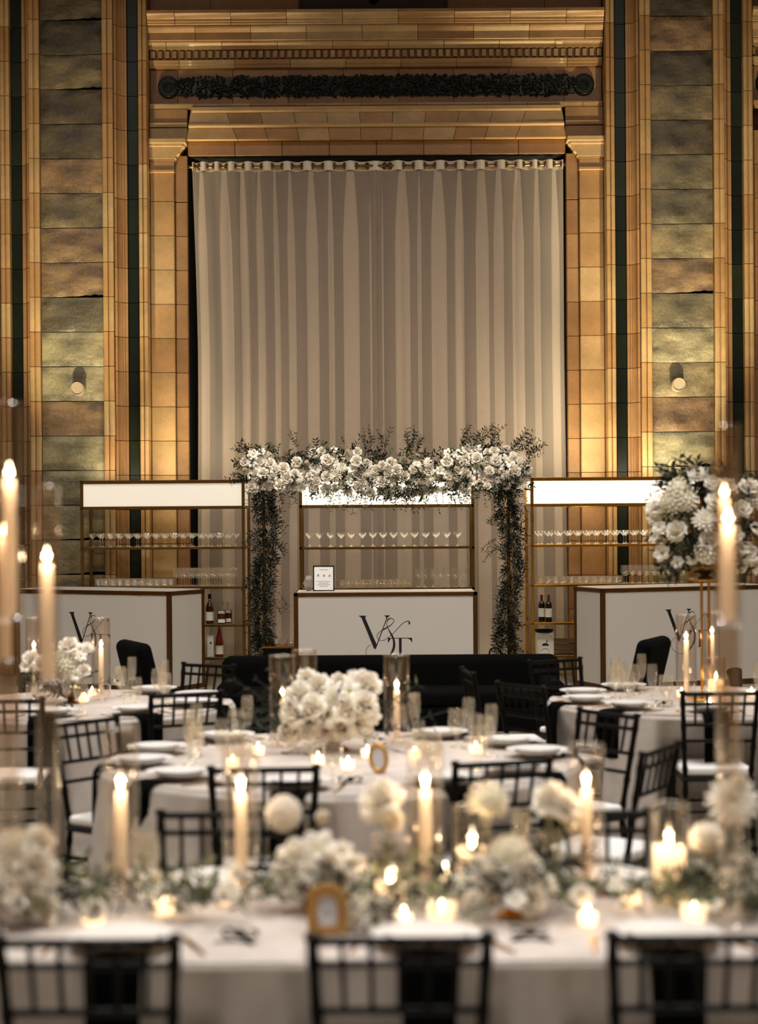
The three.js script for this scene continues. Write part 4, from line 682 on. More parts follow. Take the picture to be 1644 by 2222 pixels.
single('tablecloth', clothGeo(roundOutline(0.88), 230, 0.03, 5, 0.022, 0.745, 0.05, TABLES.right[0], TABLES.right[1]), M.cloth, 'pale cloth on the round table with the tall gold flower stand', 'tablecloth', [TABLES.right[0], TOP, TABLES.right[1]]);
single('tablecloth', clothGeo(roundOutline(0.88), 230, 0.03, 7, 0.022, 0.745, 0.05, TABLES.left[0], TABLES.left[1]), M.cloth, 'pale cloth on the round table in front of the left bar', 'tablecloth', [TABLES.left[0], TOP, TABLES.left[1]]);
[[-1.407, 2.44, 'left', 11], [1.048, 2.44, 'right', 13]].forEach(([x, w, side, sd]) => {
  tableUnder('banquet_table', `long banquet table under the ${side} front cloth`, [x, 0, -5.21], 'rect', w, 1.1);
  single('tablecloth', clothGeo(rectOutline(w, 1.1), 460, 0.018, sd, 0.012, 0.745, 0.012, x, -5.21), M.cloth, `pale cloth on the ${side} half of the long front table`, 'tablecloth', [x, TOP, -5.21]);
});
// ---------------------------------------------------------------- chiavari chairs: origin on the floor, facing -z, back at +z
function makeChair(label, pos, turn) {
  const o = thing('chiavari_chair', label, 'chair', pos, turn), seatY = 0.44;
  const knots = (r) => { const p = []; for (let k = 0; k <= 20; k++) { const t = k / 20; p.push([t, r * (k % 5 === 2 ? 1.28 : k % 5 === 1 || k % 5 === 3 ? 1.05 : 1)]); } return [[0, 0.001], ...p, [1, 0.001]]; };
  const zAt = (y) => 0.185 + (y > seatY ? 0.085 * ((y - seatY) / 0.48) ** 1.25 : 0.05 * ((seatY - y) / seatY)), xAt = (y) => 0.178 + Math.max(0, y - seatY) / 0.48 * 0.026;
  for (const s of [-1, 1]) {
    part('front_leg', turned([s * 0.19, 0, -0.2], [s * 0.182, seatY, -0.185], knots(0.0135), 8), M.black, o);
    part('rear_leg', turned([s * 0.185, 0, zAt(0)], [s * xAt(seatY), seatY, zAt(seatY)], knots(0.0135), 8), M.black, o);
    part('back_post', turned([s * xAt(seatY), seatY, zAt(seatY)], [s * xAt(0.925), 0.925, zAt(0.925)], [...knots(0.0135).slice(0, -2), [0.965, 0.0125], [0.97, 0.018], [0.985, 0.02], [1, 0.015], [1.005, 0.001]], 8), M.black, o);
  }
  part('seat', new RoundedBoxGeometry(0.40, 0.03, 0.40, 2, 0.012).translate(0, seatY - 0.005, 0), M.blackSeat, o);
  part('cushion', new RoundedBoxGeometry(0.385, 0.045, 0.385, 3, 0.02).translate(0, seatY + 0.032, -0.005), M.cushion, o, 'white seat cushion');
  for (const y of [0.905, 0.85, 0.735, 0.645]) part('rail', bar([-xAt(y), y, zAt(y)], [xAt(y), y, zAt(y)], y > 0.9 ? 0.0115 : 0.0095, 8), M.black, o);
  for (let k = 1; k <= 5; k++) { const q = -1 + k / 3; part('spindle', bar([q * xAt(0.735), 0.735, zAt(0.735)], [q * xAt(0.905), 0.905, zAt(0.905)], 0.0075, 6), M.black, o); }
  for (const [y, ya] of [[0.22, 0.3]]) { for (const s of [-1, 1]) { part('stretcher', bar([s * 0.186, y, -0.193], [s * 0.182, y, zAt(y)], 0.008, 6), M.black, o); part('stretcher', bar([s * 0.185, ya, -0.19], [s * 0.181, ya, zAt(ya)], 0.008, 6), M.black, o); } part('stretcher', bar([-0.187, y + 0.04, -0.193], [0.187, y + 0.04, -0.193], 0.008, 6), M.black, o); part('stretcher', bar([-0.183, y + 0.04, zAt(y)], [0.183, y + 0.04, zAt(y)], 0.008, 6), M.black, o); }
  return o;
}
{
  let proto = null;
  for (const [px, d, deg, label] of CHAIRS) {
    const a = deg * D2R, b = onTop(px, d, 0.92), back = 0.268, pos = [b[0] - Math.sin(a) * back, 0, b[2] - Math.cos(a) * back];
    if (!proto) proto = makeChair(label, pos, a); else copy(proto, pos, a, label);
  }
}
// ---------------------------------------------------------------- place settings
const PLATE = lathe([[0.001, 0.006], [0.06, 0.006], [0.075, 0.003], [0.08, 0.0], [0.086, 0.003], [0.1, 0.012], [0.142, 0.024], [0.145, 0.027], [0.142, 0.028], [0.1, 0.018], [0.086, 0.011], [0.06, 0.010], [0.001, 0.010]], 40);
const SIDE = lathe([[0.001, 0.004], [0.05, 0.004], [0.055, 0.0], [0.07, 0.006], [0.105, 0.017], [0.107, 0.019], [0.103, 0.02], [0.07, 0.010], [0.001, 0.008]], 32);
function napkinGeo(w, inside, hang) {           // strip laid over a table edge; edge at the origin, outward +z
  const path = [[-inside, 0.006], [-0.03, 0.006], [0.0, 0.004], [0.018, -0.012], [0.024, -0.03], [0.026, -0.1], [0.028, -hang]], g = [], n = 8;
  const s = new ParametricGeometry((u, v, o) => { const f = v * (path.length - 1), k = Math.min(path.length - 2, Math.floor(f)), q = f - k; const z = path[k][0] + (path[k + 1][0] - path[k][0]) * q, y = path[k][1] + (path[k + 1][1] - path[k][1]) * q; o.set((u - 0.5) * w * (1 + 0.03 * Math.sin(v * 5)), y, z + 0.006 * Math.sin(u * 9 + v * 2) * v); }, n, 24);
  const p = s.attributes.position, i2 = s.clone(), q = i2.attributes.position; for (let i = 0; i < q.count; i++) { q.setZ(i, q.getZ(i) + 0.005); q.setY(i, q.getY(i) + (q.getY(i) > 0 ? 0.005 : 0)); }
  return merge([s, i2]);
}
const NAPKIN = napkinGeo(0.142, 0.07, 0.255);
function bowGeo() { const L = []; for (const s of [-1, 1]) { L.push(plain(new ParametricGeometry((u, v, o) => { const a = u * Math.PI * 2; o.set(s * (0.004 + 0.045 * (0.5 - 0.5 * Math.cos(a))), 0.006 + 0.016 * Math.sin(a) * (0.5 - 0.5 * Math.cos(a)) + 0.012, (v - 0.5) * 0.03 + Math.cos(a) * 0.002); }, 18, 2))); L.push(plain(new ParametricGeometry((u, v, o) => { o.set(s * (0.002 + u * 0.055), 0.014 - u * 0.012 + 0.004 * Math.sin(u * 6), 0.012 + u * 0.03 + (v - 0.5) * 0.02); }, 8, 2))); } const k = plain(new THREE.SphereGeometry(0.012, 10, 8)); k.translate(0, 0.016, 0); L.push(k); return merge(L); }
const BOW = bowGeo();
const FORK = merge([boxAt(0.009, 0.003, 0.13, 0, 0.003, 0.03, 0.001), boxAt(0.02, 0.003, 0.02, 0, 0.003, -0.045, 0.001), ...[-0.008, -0.0027, 0.0027, 0.008].map((x) => boxAt(0.003, 0.003, 0.04, x, 0.003, -0.072))]);
const KNIFE = merge([boxAt(0.01, 0.004, 0.09, 0, 0.003, 0.05, 0.001), boxAt(0.017, 0.002, 0.12, 0, 0.003, -0.05, 0.001)]);
const place = (n) => n;
function setting(tbl, deg, where, opt = {}) {
  const [cx, cz, R] = TABLES[tbl], a = deg * D2R, out = (r, t = 0) => [cx + Math.sin(a) * r + Math.cos(a) * t, cz + Math.cos(a) * r - Math.sin(a) * t];
  const ed = out(R - 0.006), pl = out(R - 0.19);
  single('napkin', NAPKIN, M.blackCloth, `black napkin hanging at ${where}`, 'napkin', [ed[0], TOP, ed[1]], a);
  single('dinner_plate', PLATE, M.china, `large lower plate at ${where}`, 'plate', [pl[0], TOP + 0.013, pl[1]], 0);
  single('side_plate', SIDE, M.china, `small upper plate at ${where}`, 'plate', [pl[0], TOP + 0.0255, pl[1]], 0);
  const g = out(R - 0.42, 0.1), f = out(R - 0.40, 0.02);
  single('water_goblet', G.goblet, M.glint, `clear water goblet at ${where}`, 'glass', [g[0], TOP + 0.001, g[1]]);
  if (!opt.noFlute) single('champagne_flute', G.flute, M.glint, `champagne flute at ${where}`, 'glass', [f[0], TOP + 0.001, f[1]]);
  const fk = out(R - 0.17, -0.18), kn = out(R - 0.17, 0.175);
  single('fork', FORK, M.gold, `gold fork at ${where}`, 'cutlery', [fk[0], TOP + 0.001, fk[1]], a); single('knife', KNIFE, M.gold, `gold knife at ${where}`, 'cutlery', [kn[0], TOP + 0.001, kn[1]], a);
}
for (const [deg, w] of [[-10, 'the middle table place behind the white ball flower'], [28, 'the middle table place facing the domed flower'], [58, 'the middle table place nearest the sideways chair'], [92, 'the rightmost middle table place'], [118, 'the far right middle table place'], [-48, 'the middle table place nearest the left front taper'], [-78, 'the leftmost middle table place'], [-106, 'the far left middle table place'], [-140, 'the middle table place by the back left hurricane glass'], [148, 'the middle table place by the back right glasses']]) setting('mid', deg, w);
for (const [deg, w] of [[-112, 'the far left place of the right round table'], [-76, 'the left place of the right round table'], [-42, 'the right round table place beside the slatted chair'], [-2, 'the right round table place behind the slim column'], [38, 'the right round table place cut by the right edge'], [-150, 'the right round table place before the lounge chair']]) setting('right', deg, w);
for (const [deg, w] of [[32, 'the right front place of the left round table'], [72, 'the right place of the left round table'], [112, 'the far right place of the left round table'], [-8, 'the left round table place behind the candle columns'], [152, 'the left round table place before the lounge chair']]) setting('left', deg, w);
[[-0.679, 'left chair'], [0.118, 'middle chair'], [0.746, 'right chair']].forEach(([x, w], k) => {   // near side of the front table
  single('napkin', NAPKIN, M.blackCloth, `wide black napkin hanging at the front table edge, seen through the ${w} back`, 'napkin', [x, TOP, -4.664]);
  single('dinner_plate', PLATE, M.china, `white dinner plate on the front table before the ${w}`, 'plate', [x, TOP + 0.013, -4.815]);
  single('side_plate', SIDE, M.china, `small white plate on the dinner plate before the ${w}`, 'plate', [x, TOP + 0.0255, -4.815]);
  single('fork', FORK, M.gold, `gold fork on the front table before the ${w}`, 'cutlery', [x - 0.19, TOP + 0.001, -4.83], -0.1); single('knife', KNIFE, M.gold, `gold knife on the front table before the ${w}`, 'cutlery', [x + 0.19, TOP + 0.001, -4.83], 0.35);
});
[[-0.53, 'behind the two left tapers'], [0.67, 'behind the rightmost taper']].forEach(([x, w]) => {
  single('dinner_plate', PLATE, M.china, `white dinner plate across the front table, ${w}`, 'plate', [x, TOP + 0.013, -5.58]);
  single('water_goblet', G.goblet, M.glint, `clear water goblet across the front table, ${w}`, 'glass', [x - 0.17, TOP + 0.001, -5.5]);
  single('champagne_flute', G.flute, M.glint, `champagne flute across the front table, ${w}`, 'glass', [x - 0.25, TOP + 0.001, -5.52]);
});
[[520, 4.92, 'on the front table, between left and middle chair'], [1150, 4.92, 'on the front table, between middle and right chair'], [760, 7.75, 'on the middle round table near the oval gold frame'], [140, 10.75, 'on the left round table near the votives'], [1440, 10.75, 'on the right round table near the goblet']].forEach(([px, d, w], k) => single('ribbon_bow', BOW, M.blackCloth, `small black ribbon bow ${w}`, 'bow', onTop(px, d, TOP + 0.001), 0.3 * (k % 3 - 1)));
// ---------------------------------------------------------------- candles
const FLAME = lathe([[0.0005, 0], [0.0055, 0.005], [0.0082, 0.013], [0.0070, 0.026], [0.0036, 0.039], [0.0005, 0.05]], 12);
const CANDLE_POWER = 0.14;
function lit(o, y, k = 1, s = 1) {
  part('wick', new THREE.CylinderGeometry(0.0008, 0.001, 0.010, 6).translate(0, y + 0.004, 0), M.wick, o);
  const f = part('flame', FLAME, M.flame, o); f.position.y = y + 0.006; f.scale.setScalar(s);
  const l = new THREE.PointLight(CANDLE, CANDLE_POWER * k, 0, 2); l.position.y = y + 0.006 + 0.016 * s; l.castShadow = true; l.shadow.radius = 0.5; o.add(l);
}
function taper(label, p, len, r = 0.011) {
  const o = thing('taper_candle', label, 'candle', p);
  part('wax', lathe([[0.001, 0], [r * 1.12, 0], [r * 1.05, len * 0.5], [r * 0.92, len - 0.006], [r * 0.8, len]], 18), M.wax, o); lit(o, len, 1, 0.82); return o;
}
function holder(label, p) { const o = thing('candle_holder', label, 'candle holder', p); part('cup', lathe([[0.001, 0.0], [0.03, 0.0], [0.032, 0.006], [0.014, 0.012], [0.012, 0.02], [0.017, 0.026], [0.018, 0.05], [0.0145, 0.05], [0.0142, 0.028], [0.001, 0.026]], 24), M.pane, o); return o; }
function cylinder(label, p, r, h) { const o = thing('hurricane_glass', label, 'glass cylinder', p); part('tube', lathe([[r * 0.96, 0.004], [r, 0.006], [r, h], [r - 0.0015, h + 0.002], [r - 0.003, h], [r - 0.003, 0.01]], 40), M.smoke, o); part('rim', new THREE.TorusGeometry(r - 0.0015, 0.0024, 8, 40).rotateX(Math.PI / 2).translate(0, h + 0.001, 0), M.crystal, o); return o; }
function taperSet(px, d, glassR, glassTop, flameBase, where, rw = 0.011) {   // heights above the table
  const p = onTop(px, d, TOP + 0.001);
  holder(`small glass candle holder ${where}`, p); taper(`lit ivory taper candle ${where}`, [p[0], TOP + 0.029, p[2]], flameBase - 0.028, rw); cylinder(`hurricane glass around the taper ${where}`, [p[0], TOP + 0.001, p[2]], glassR, glassTop);
}
taperSet(263, 5.45, 0.053, 0.505, 0.318, 'furthest left on the front table', 0.0165);
taperSet(524, 5.45, 0.053, 0.445, 0.312, 'second from left on the front table', 0.0165);
taperSet(924, 5.45, 0.053, 0.445, 0.318, 'by the glowing pillar on the front table', 0.0165);
taperSet(1273, 5.45, 0.053, 0.445, 0.318, 'furthest right on the front table', 0.0165);
taperSet(613, 9.0, 0.062, 0.44, 0.235, 'left of the flower bowl on the middle table', 0.0135);
taperSet(861, 9.0, 0.062, 0.44, 0.27, 'right of the flower bowl on the middle table', 0.0135);
taperSet(662, 9.35, 0.062, 0.44, 0.26, 'behind the flower bowl on the middle table', 0.0135);
taperSet(220, 11.3, 0.056, 0.50, 0.318, 'right of the roses on the left table', 0.0135);
taperSet(74, 11.35, 0.05, 0.50, 0.31, 'behind the tall columns on the left table', 0.0135);
taperSet(1489, 11.2, 0.062, 0.50, 0.35, 'left of the gold stand on the right table', 0.0135);
taperSet(1545, 11.5, 0.05, 0.50, 0.36, 'right of the gold stand on the right table', 0.0135);
function pillar(px, d, r, h, glassR, glassTop, where) {
  const p = onTop(px, d, TOP + 0.001), o = thing('pillar_candle', `thick lit ivory pillar candle ${where}`, 'candle', p);
  part('wax', lathe([[0.001, 0], [r, 0], [r, h - 0.006], [r * 0.95, h]], 28), M.wax, o); lit(o, h - 0.008, 0.7, 0.95);
  cylinder(`glass cylinder around the pillar candle ${where}`, p, glassR, glassTop);
}
pillar(1025, 5.42, 0.046, 0.15, 0.058, 0.27, 'left of the domed flower on the front table');
pillar(1452, 5.35, 0.047, 0.165, 0.058, 0.285, 'right of the rightmost taper on the front table');
pillar(848, 5.25, 0.044, 0.085, 0.055, 0.215, 'behind the low white blooms on the front table');
pillar(1553, 10.95, 0.045, 0.13, 0.056, 0.26, 'by the gold stand on the right table');
const VOTIVE = lathe([[0.001, 0.0], [0.027, 0.0], [0.030, 0.004], [0.034, 0.066], [0.0325, 0.066], [0.0285, 0.010], [0.001, 0.008]], 24), VWAX = lathe([[0.001, 0.009], [0.027, 0.009], [0.029, 0.030], [0.0305, 0.046]], 20);
function votive(px, py, where, s = 1, h = 1) {
  const d = 4560 / (py - 1111), o = thing('votive_candle', `lit votive candle ${where}`, 'candle', onTop(px, d, TOP + 0.001));
  const c = part('cup', VOTIVE, M.pane, o); c.scale.set(s, s * h, s); const w = part('wax', VWAX, M.wax, o); w.scale.set(s, s, s); lit(o, 0.022 * s, 0.18, 0.75);
}
for (const [px, py, w, s, h] of [[203, 2008, 'on the front table below the leftmost taper', 1.15], [357, 1985, 'on the front table between the two left tapers'], [482, 1965, 'just left of the second taper on the front table', 0.8, 1.7], [876, 2016, 'at the foot of the white blooms on the front table', 0.8], [958, 2012, 'below the taper at the middle of the front table', 1.4], [1275, 2016, 'below the rightmost taper on the front table', 0.85], [1371, 1972, 'between taper and pillar candle on the front table', 0.9], [1505, 2012, 'below the right pillar candle on the front table', 1.2], [966, 1912, 'far across the front table near the tapers', 0.6, 1.3],
  [505, 1668, 'on the middle table left of the flower bowl'], [755, 1674, 'on the middle table left of the oval frame'], [797, 1648, 'on the middle table just behind the oval frame'], [690, 1662, 'on the middle table below the flower bowl'], [900, 1650, 'on the middle table right of the oval frame'], [1032, 1640, 'on the middle table beside the right goblets'], [560, 1640, 'on the middle table near the left goblets'],
  [183, 1522, 'front most on the left table'], [200, 1508, 'by the taper foot on the left table'], [163, 1502, 'by the roses on the left table'], [1478, 1520, 'near the goblet on the right table'], [1540, 1545, 'behind the chair rail on the right table'], [1630, 1520, 'at the right edge on the right table']]) votive(px, py, w, s || 1, h || 1);
// ---- tall clear candle columns on the front table
function column(px, d, candleTop, candleFoot, glassTop, where) {
  const s = FOCAL / d, Y = (py) => EYE + (1111 - py) / s, p = onTop(px, d, TOP + 0.001), yf = Y(candleFoot), yg = Y(glassTop), yt = Y(candleTop);
  const o = thing('candle_column', `tall clear glass candle column ${where}`, 'candle stand', p), b = TOP + 0.001;
  part('foot', lathe([[0.001, 0.0], [0.06, 0.0], [0.062, 0.008], [0.03, 0.02], [0.001, 0.02]], 32), M.pane, o);
  part('stand_tube', lathe([[0.03, 0.02], [0.0315, 0.02], [0.0315, yf - b - 0.02], [0.029, yf - b - 0.02], [0.029, 0.022]], 32), M.smoke, o);
  part('cup', lathe([[0.001, yf - b - 0.02], [0.034, yf - b - 0.02], [0.036, yf - b - 0.012], [0.036, yf - b - 0.004], [0.001, yf - b - 0.004]], 28), M.pane, o);
  part('hurricane', lathe([[0.0352, yf - b - 0.004], [0.0355, yg - b], [0.034, yg - b + 0.002], [0.033, yg - b], [0.0328, yf - b]], 32), M.smoke, o);
  taper(`lit ivory taper high in the glass column ${where}`, [p[0], yf - 0.003, p[2]], yt - yf, 0.0165);
}
column(27, 5.05, 1032, 1330, 868, 'tallest at the left end');
column(14, 5.5, 1158, 1420, 1000, 'cut by the left edge behind the tallest');
column(107, 5.2, 1215, 1470, 1050, 'shortest of the left ones');
column(1585, 5.05, 1142, 1350, 928, 'at right, before the tall flowers');
column(1577, 5.6, 1085, 1330, 985, 'at right, just behind its twin');
// ---------------------------------------------------------------- flowers on the tables
function arrangement(name, label, category, base, vaseFn, list, d, seed, leaves, spread = 0.10) {
  const o = thing(name, label, category, base), r = rng(seed), vase = vaseFn(o), mouth = new THREE.Vector3(0, vase, 0), stems = [], lv = [];
  for (const [px, py, size, kind, dz = 0, tilt] of list) {
    const p = P(px, py, d - dz), q = new THREE.Vector3(p[0] - base[0], p[1] - base[1], p[2] - base[2]), dir = tilt || [q.x * 2.2 + (r() - 0.5) * 0.3, Math.max(0.15, (q.y - vase) * 2.4) + 0.15, 0.55 + q.z * 2];
    bloom(o, kind, q.toArray(), size, dir, r); const m = q.clone().sub(new THREE.Vector3(...dir).normalize().multiplyScalar(size * 0.25));
    const c = new THREE.QuadraticBezierCurve3(mouth.clone().add(new THREE.Vector3((r() - 0.5) * 0.02, -0.03, (r() - 0.5) * 0.02)), mouth.clone().lerp(m, 0.5).add(new THREE.Vector3(0, 0.02, 0)), m); stems.push(plain(new THREE.TubeGeometry(c, 8, 0.0028, 5)));
  }
  for (let k = 0; k < leaves; k++) { const a = r() * 6.28, u = r(); twig(lv, [Math.cos(a) * spread * u * 0.6, vase + (r() - 0.3) * spread * 0.5, Math.sin(a) * spread * u * 0.6], [Math.cos(a), 0.25 + (r() - 0.5) * 1.1, Math.sin(a)], spread * (0.5 + 0.6 * r()), 4, 0.045, r, 1); }
  part('stems', merge(stems), M.stem, o); if (lv.length) { const f = part('foliage', merge(lv), M.leafDark, o); f.userData.kind = 'stuff'; }
  return o;
}
const budVase = (h, r) => (o) => { part('vase', lathe([[0.001, 0.0], [r * 0.8, 0.0], [r, 0.01], [r * 0.95, h * 0.5], [r * 0.45, h * 0.8], [r * 0.5, h], [r * 0.42, h], [r * 0.38, h * 0.8], [r * 0.85, h * 0.5], [r * 0.85, 0.014], [0.001, 0.012]], 24), M.pane, o); return h; };
const bowl = (r, h, mat) => (o) => { part('bowl', lathe([[0.001, 0.0], [r * 0.55, 0.0], [r * 0.5, 0.008], [r * 0.25, h * 0.2], [r * 0.3, h * 0.35], [r * 0.8, h * 0.6], [r, h], [r * 0.94, h], [r * 0.74, h * 0.65], [0.001, h * 0.45]], 32), mat, o); return h * 0.9; };
const FT = (px, d) => onTop(px, d, TOP + 0.001);
// front table
arrangement('bud_vase', 'white ball flower on a bent stem in a small glass vase on the front table', 'flower vase', FT(668, 5.4), budVase(0.09, 0.03), [[615, 1765, 0.108, 'pompon', 0, [-0.2, 1, 0.3]], [698, 1775, 0.055, 'bud', 0, [0.6, 0.5, 0.4]]], 5.4, 21, 3, 0.06);
arrangement('bud_vase', 'drooping white petals in a glass vase left of the middle taper', 'flower vase', FT(845, 5.5), budVase(0.1, 0.03), [[828, 1738, 0.125, 'rose', 0, [-0.3, 0.7, 0.7]], [852, 1775, 0.085, 'bud', 0, [0.3, -0.9, 0.3]], [805, 1760, 0.07, 'anemone', 0.02, [-0.7, 0.2, 0.7]]], 5.45, 22, 3, 0.05);
arrangement('bud_vase', 'pale domed flower on a straight stem right of the left pillar candle', 'flower vase', FT(1052, 5.5), budVase(0.1, 0.03), [[1057, 1740, 0.13, 'hydrangea', 0, [0, 1, 0.15]]], 5.45, 23, 2, 0.05);
arrangement('bud_vase', 'cluster of cream roses on tall stems left of the rightmost taper', 'flower vase', FT(1200, 5.5), budVase(0.1, 0.032), [[1195, 1735, 0.105, 'rose'], [1226, 1752, 0.09, 'rose', 0.03], [1180, 1752, 0.07, 'anemone', 0.02], [1240, 1790, 0.06, 'bud', 0, [0.6, 0.3, 0.5]]], 5.45, 24, 6, 0.1);
arrangement('bud_vase', 'round white ball flower low beside the right pillar candle', 'flower vase', FT(1530, 5.35), budVase(0.08, 0.03), [[1533, 1822, 0.105, 'pompon', 0, [0, 1, 0.3]]], 5.35, 25, 2, 0.05);
arrangement('bud_vase', 'white starry lily bloom on a tall stem near the right edge', 'flower vase', FT(1596, 5.3), budVase(0.1, 0.03), [[1590, 1740, 0.15, 'dahlia', 0, [-0.1, 0.5, 1]], [1606, 1700, 0.06, 'bud', 0, [0.2, 1, 0.1]]], 5.25, 26, 3, 0.06);
arrangement('flower_bowl', 'loose mound of white blooms behind the small gold frame', 'flower bowl', FT(690, 5.3), bowl(0.075, 0.07, M.gold), [[648, 1868, 0.125, 'rose'], [690, 1845, 0.12, 'anemone'], [628, 1898, 0.10, 'rose', 0.03], [672, 1900, 0.11, 'dahlia', 0.06], [712, 1872, 0.09, 'rose', 0.04], [770, 1875, 0.075, 'bud', 0, [0.8, 0.4, 0.4]], [742, 1850, 0.07, 'anemone', 0.02], [740, 1905, 0.07, 'rose', 0.05], [605, 1905, 0.08, 'anemone', 0.03], [655, 1928, 0.09, 'rose', 0.07], [785, 1895, 0.06, 'anemone', 0.03]], 5.3, 27, 26, 0.16);
arrangement('flower_bowl', 'big mound of white blooms at the left edge of the front table', 'flower bowl', FT(40, 5.2), bowl(0.08, 0.07, M.gold), [[30, 1845, 0.13, 'hydrangea'], [80, 1830, 0.10, 'rose'], [75, 1880, 0.12, 'rose', 0.04], [20, 1895, 0.13, 'dahlia', 0.05], [95, 1925, 0.10, 'anemone', 0.06], [55, 1935, 0.11, 'rose', 0.08], [8, 1945, 0.12, 'hydrangea', 0.07], [85, 1965, 0.10, 'rose', 0.08], [115, 1890, 0.06, 'bud', 0, [0.8, 0.3, 0.4]], [100, 1990, 0.07, 'bud', 0.09, [0.4, -0.5, 0.8]]], 5.2, 28, 22, 0.18);
arrangement('flower_bowl', 'cream hydrangea mound between the left pillar candle and cream roses', 'flower bowl', FT(1110, 5.2), bowl(0.07, 0.07, M.gold), [[1105, 1868, 0.15, 'hydrangea'], [1070, 1905, 0.11, 'rose', 0.05], [1140, 1895, 0.10, 'rose', 0.04], [1050, 1885, 0.08, 'anemone', 0.02], [1110, 1925, 0.11, 'anemone', 0.07], [1180, 1925, 0.08, 'dahlia', 0.04], [1150, 1950, 0.09, 'rose', 0.08]], 5.2, 29, 22, 0.18);
arrangement('flower_bowl', 'white blooms low at the right edge beside the tall candle column', 'flower bowl', FT(1600, 5.25), bowl(0.07, 0.06, M.gold), [[1615, 1900, 0.12, 'rose'], [1580, 1920, 0.10, 'hydrangea', 0.03], [1640, 1930, 0.11, 'dahlia', 0.05], [1620, 1965, 0.10, 'rose', 0.08], [1560, 1935, 0.07, 'anemone', 0.05], [1590, 1965, 0.07, 'anemone', 0.08]], 5.25, 30, 18, 0.16);
arrangement('flower_bowl', 'low white hydrangeas right of the small gold frame', 'flower bowl', FT(800, 5.05), bowl(0.06, 0.035, M.gold), [[790, 1975, 0.105, 'hydrangea', 0, [-0.2, 1, 0.5]], [835, 1985, 0.095, 'rose', 0.02, [0.2, 0.8, 0.6]], [770, 2000, 0.07, 'rose', 0.04, [-0.4, 0.6, 0.8]], [815, 2005, 0.07, 'anemone', 0.05, [0.1, 0.6, 0.9]]], 5.05, 31, 8, 0.1);
{ // eucalyptus and small blossoms laid down the front table
  const o = thing('greenery_runner', 'loose runner of pale leaves and tiny white blossoms along the front table', 'garland', [0, TOP + 0.004, -5.25]), r = rng(41), a = [], b = [];
  for (let k = 0; k < 240; k++) { const x = -1.35 + r() * 2.75, z = (r() - 0.5) * 0.42; if (Math.abs(x + 0.38) < 0.1 && r() < 0.7) continue; twig(r() < 0.5 ? a : b, [x, 0.012 + r() * 0.03, z], [r() - 0.5, 0.12 + r() * 0.35, (r() - 0.5) * 0.8], 0.09 + r() * 0.07, 4, 0.042, r, 1.2, 0.2); }
  part('leaves', merge(a), M.leaf, o).userData.kind = 'stuff'; part('pale_leaves', merge(b), M.leafPale, o).userData.kind = 'stuff';
  for (let k = 0; k < 46; k++) { const x = -1.3 + r() * 2.7; bloom(o, r() < 0.6 ? 'anemone' : 'rose', [x, 0.045 + r() * 0.05, (r() - 0.5) * 0.4 + 0.04], 0.035 + r() * 0.035, [(r() - 0.5), 0.9, 0.7], r); }
}
// middle table: full bowl of white roses
arrangement('flower_bowl', 'full bowl of white roses on a gold footed bowl on the middle table', 'flower bowl', onTop(725, 8.85, TOP + 0.001), bowl(0.13, 0.11, std('#a8703a', 0.4, 0.7)), (() => { const L = [], r = rng(61); const spots = [[650, 1508, 0.13], [690, 1488, 0.12], [722, 1512, 0.12], [757, 1500, 0.13], [792, 1488, 0.15], [640, 1545, 0.14], [680, 1535, 0.13], [712, 1552, 0.13], [752, 1538, 0.14], [790, 1530, 0.13], [635, 1585, 0.14], [672, 1578, 0.13], [705, 1588, 0.11], [742, 1578, 0.13], [778, 1568, 0.14], [804, 1552, 0.10], [665, 1470, 0.09], [770, 1470, 0.09], [735, 1478, 0.08], [795, 1590, 0.08]]; spots.forEach(([x, y, s], k) => L.push([x, y, s, k % 4 === 3 ? 'anemone' : k % 5 === 2 ? 'dahlia' : 'rose', 0.16 - Math.abs(y - 1540) / 500 + r() * 0.05])); return L; })(), 8.85, 62, 70, 0.36);
// left table: loose roses in glass
arrangement('bud_vase', 'white roses in a small clear glass vase behind the left candle columns', 'flower vase', onTop(72, 11.1, TOP + 0.001), budVase(0.13, 0.045), [[68, 1432, 0.11, 'rose'], [88, 1440, 0.10, 'rose', 0.03], [100, 1452, 0.07, 'bud'], [55, 1448, 0.07, 'anemone', 0.03]], 11.1, 64, 8, 0.1);
arrangement('flower_bowl', 'loose white roses with brown leaves before the left monogram', 'flower bowl', onTop(155, 11.1, TOP + 0.001), bowl(0.09, 0.08, M.goldDull), [[150, 1405, 0.13, 'rose'], [140, 1445, 0.15, 'hydrangea', 0.04], [120, 1432, 0.10, 'rose', 0.02], [175, 1425, 0.08, 'anemone', 0.03], [165, 1465, 0.09, 'anemone', 0.06], [190, 1405, 0.09, 'dahlia', -0.02], [128, 1468, 0.09, 'rose', 0.06], [182, 1455, 0.08, 'rose', 0.05], [110, 1405, 0.07, 'bud']], 11.1, 65, 20, 0.2);
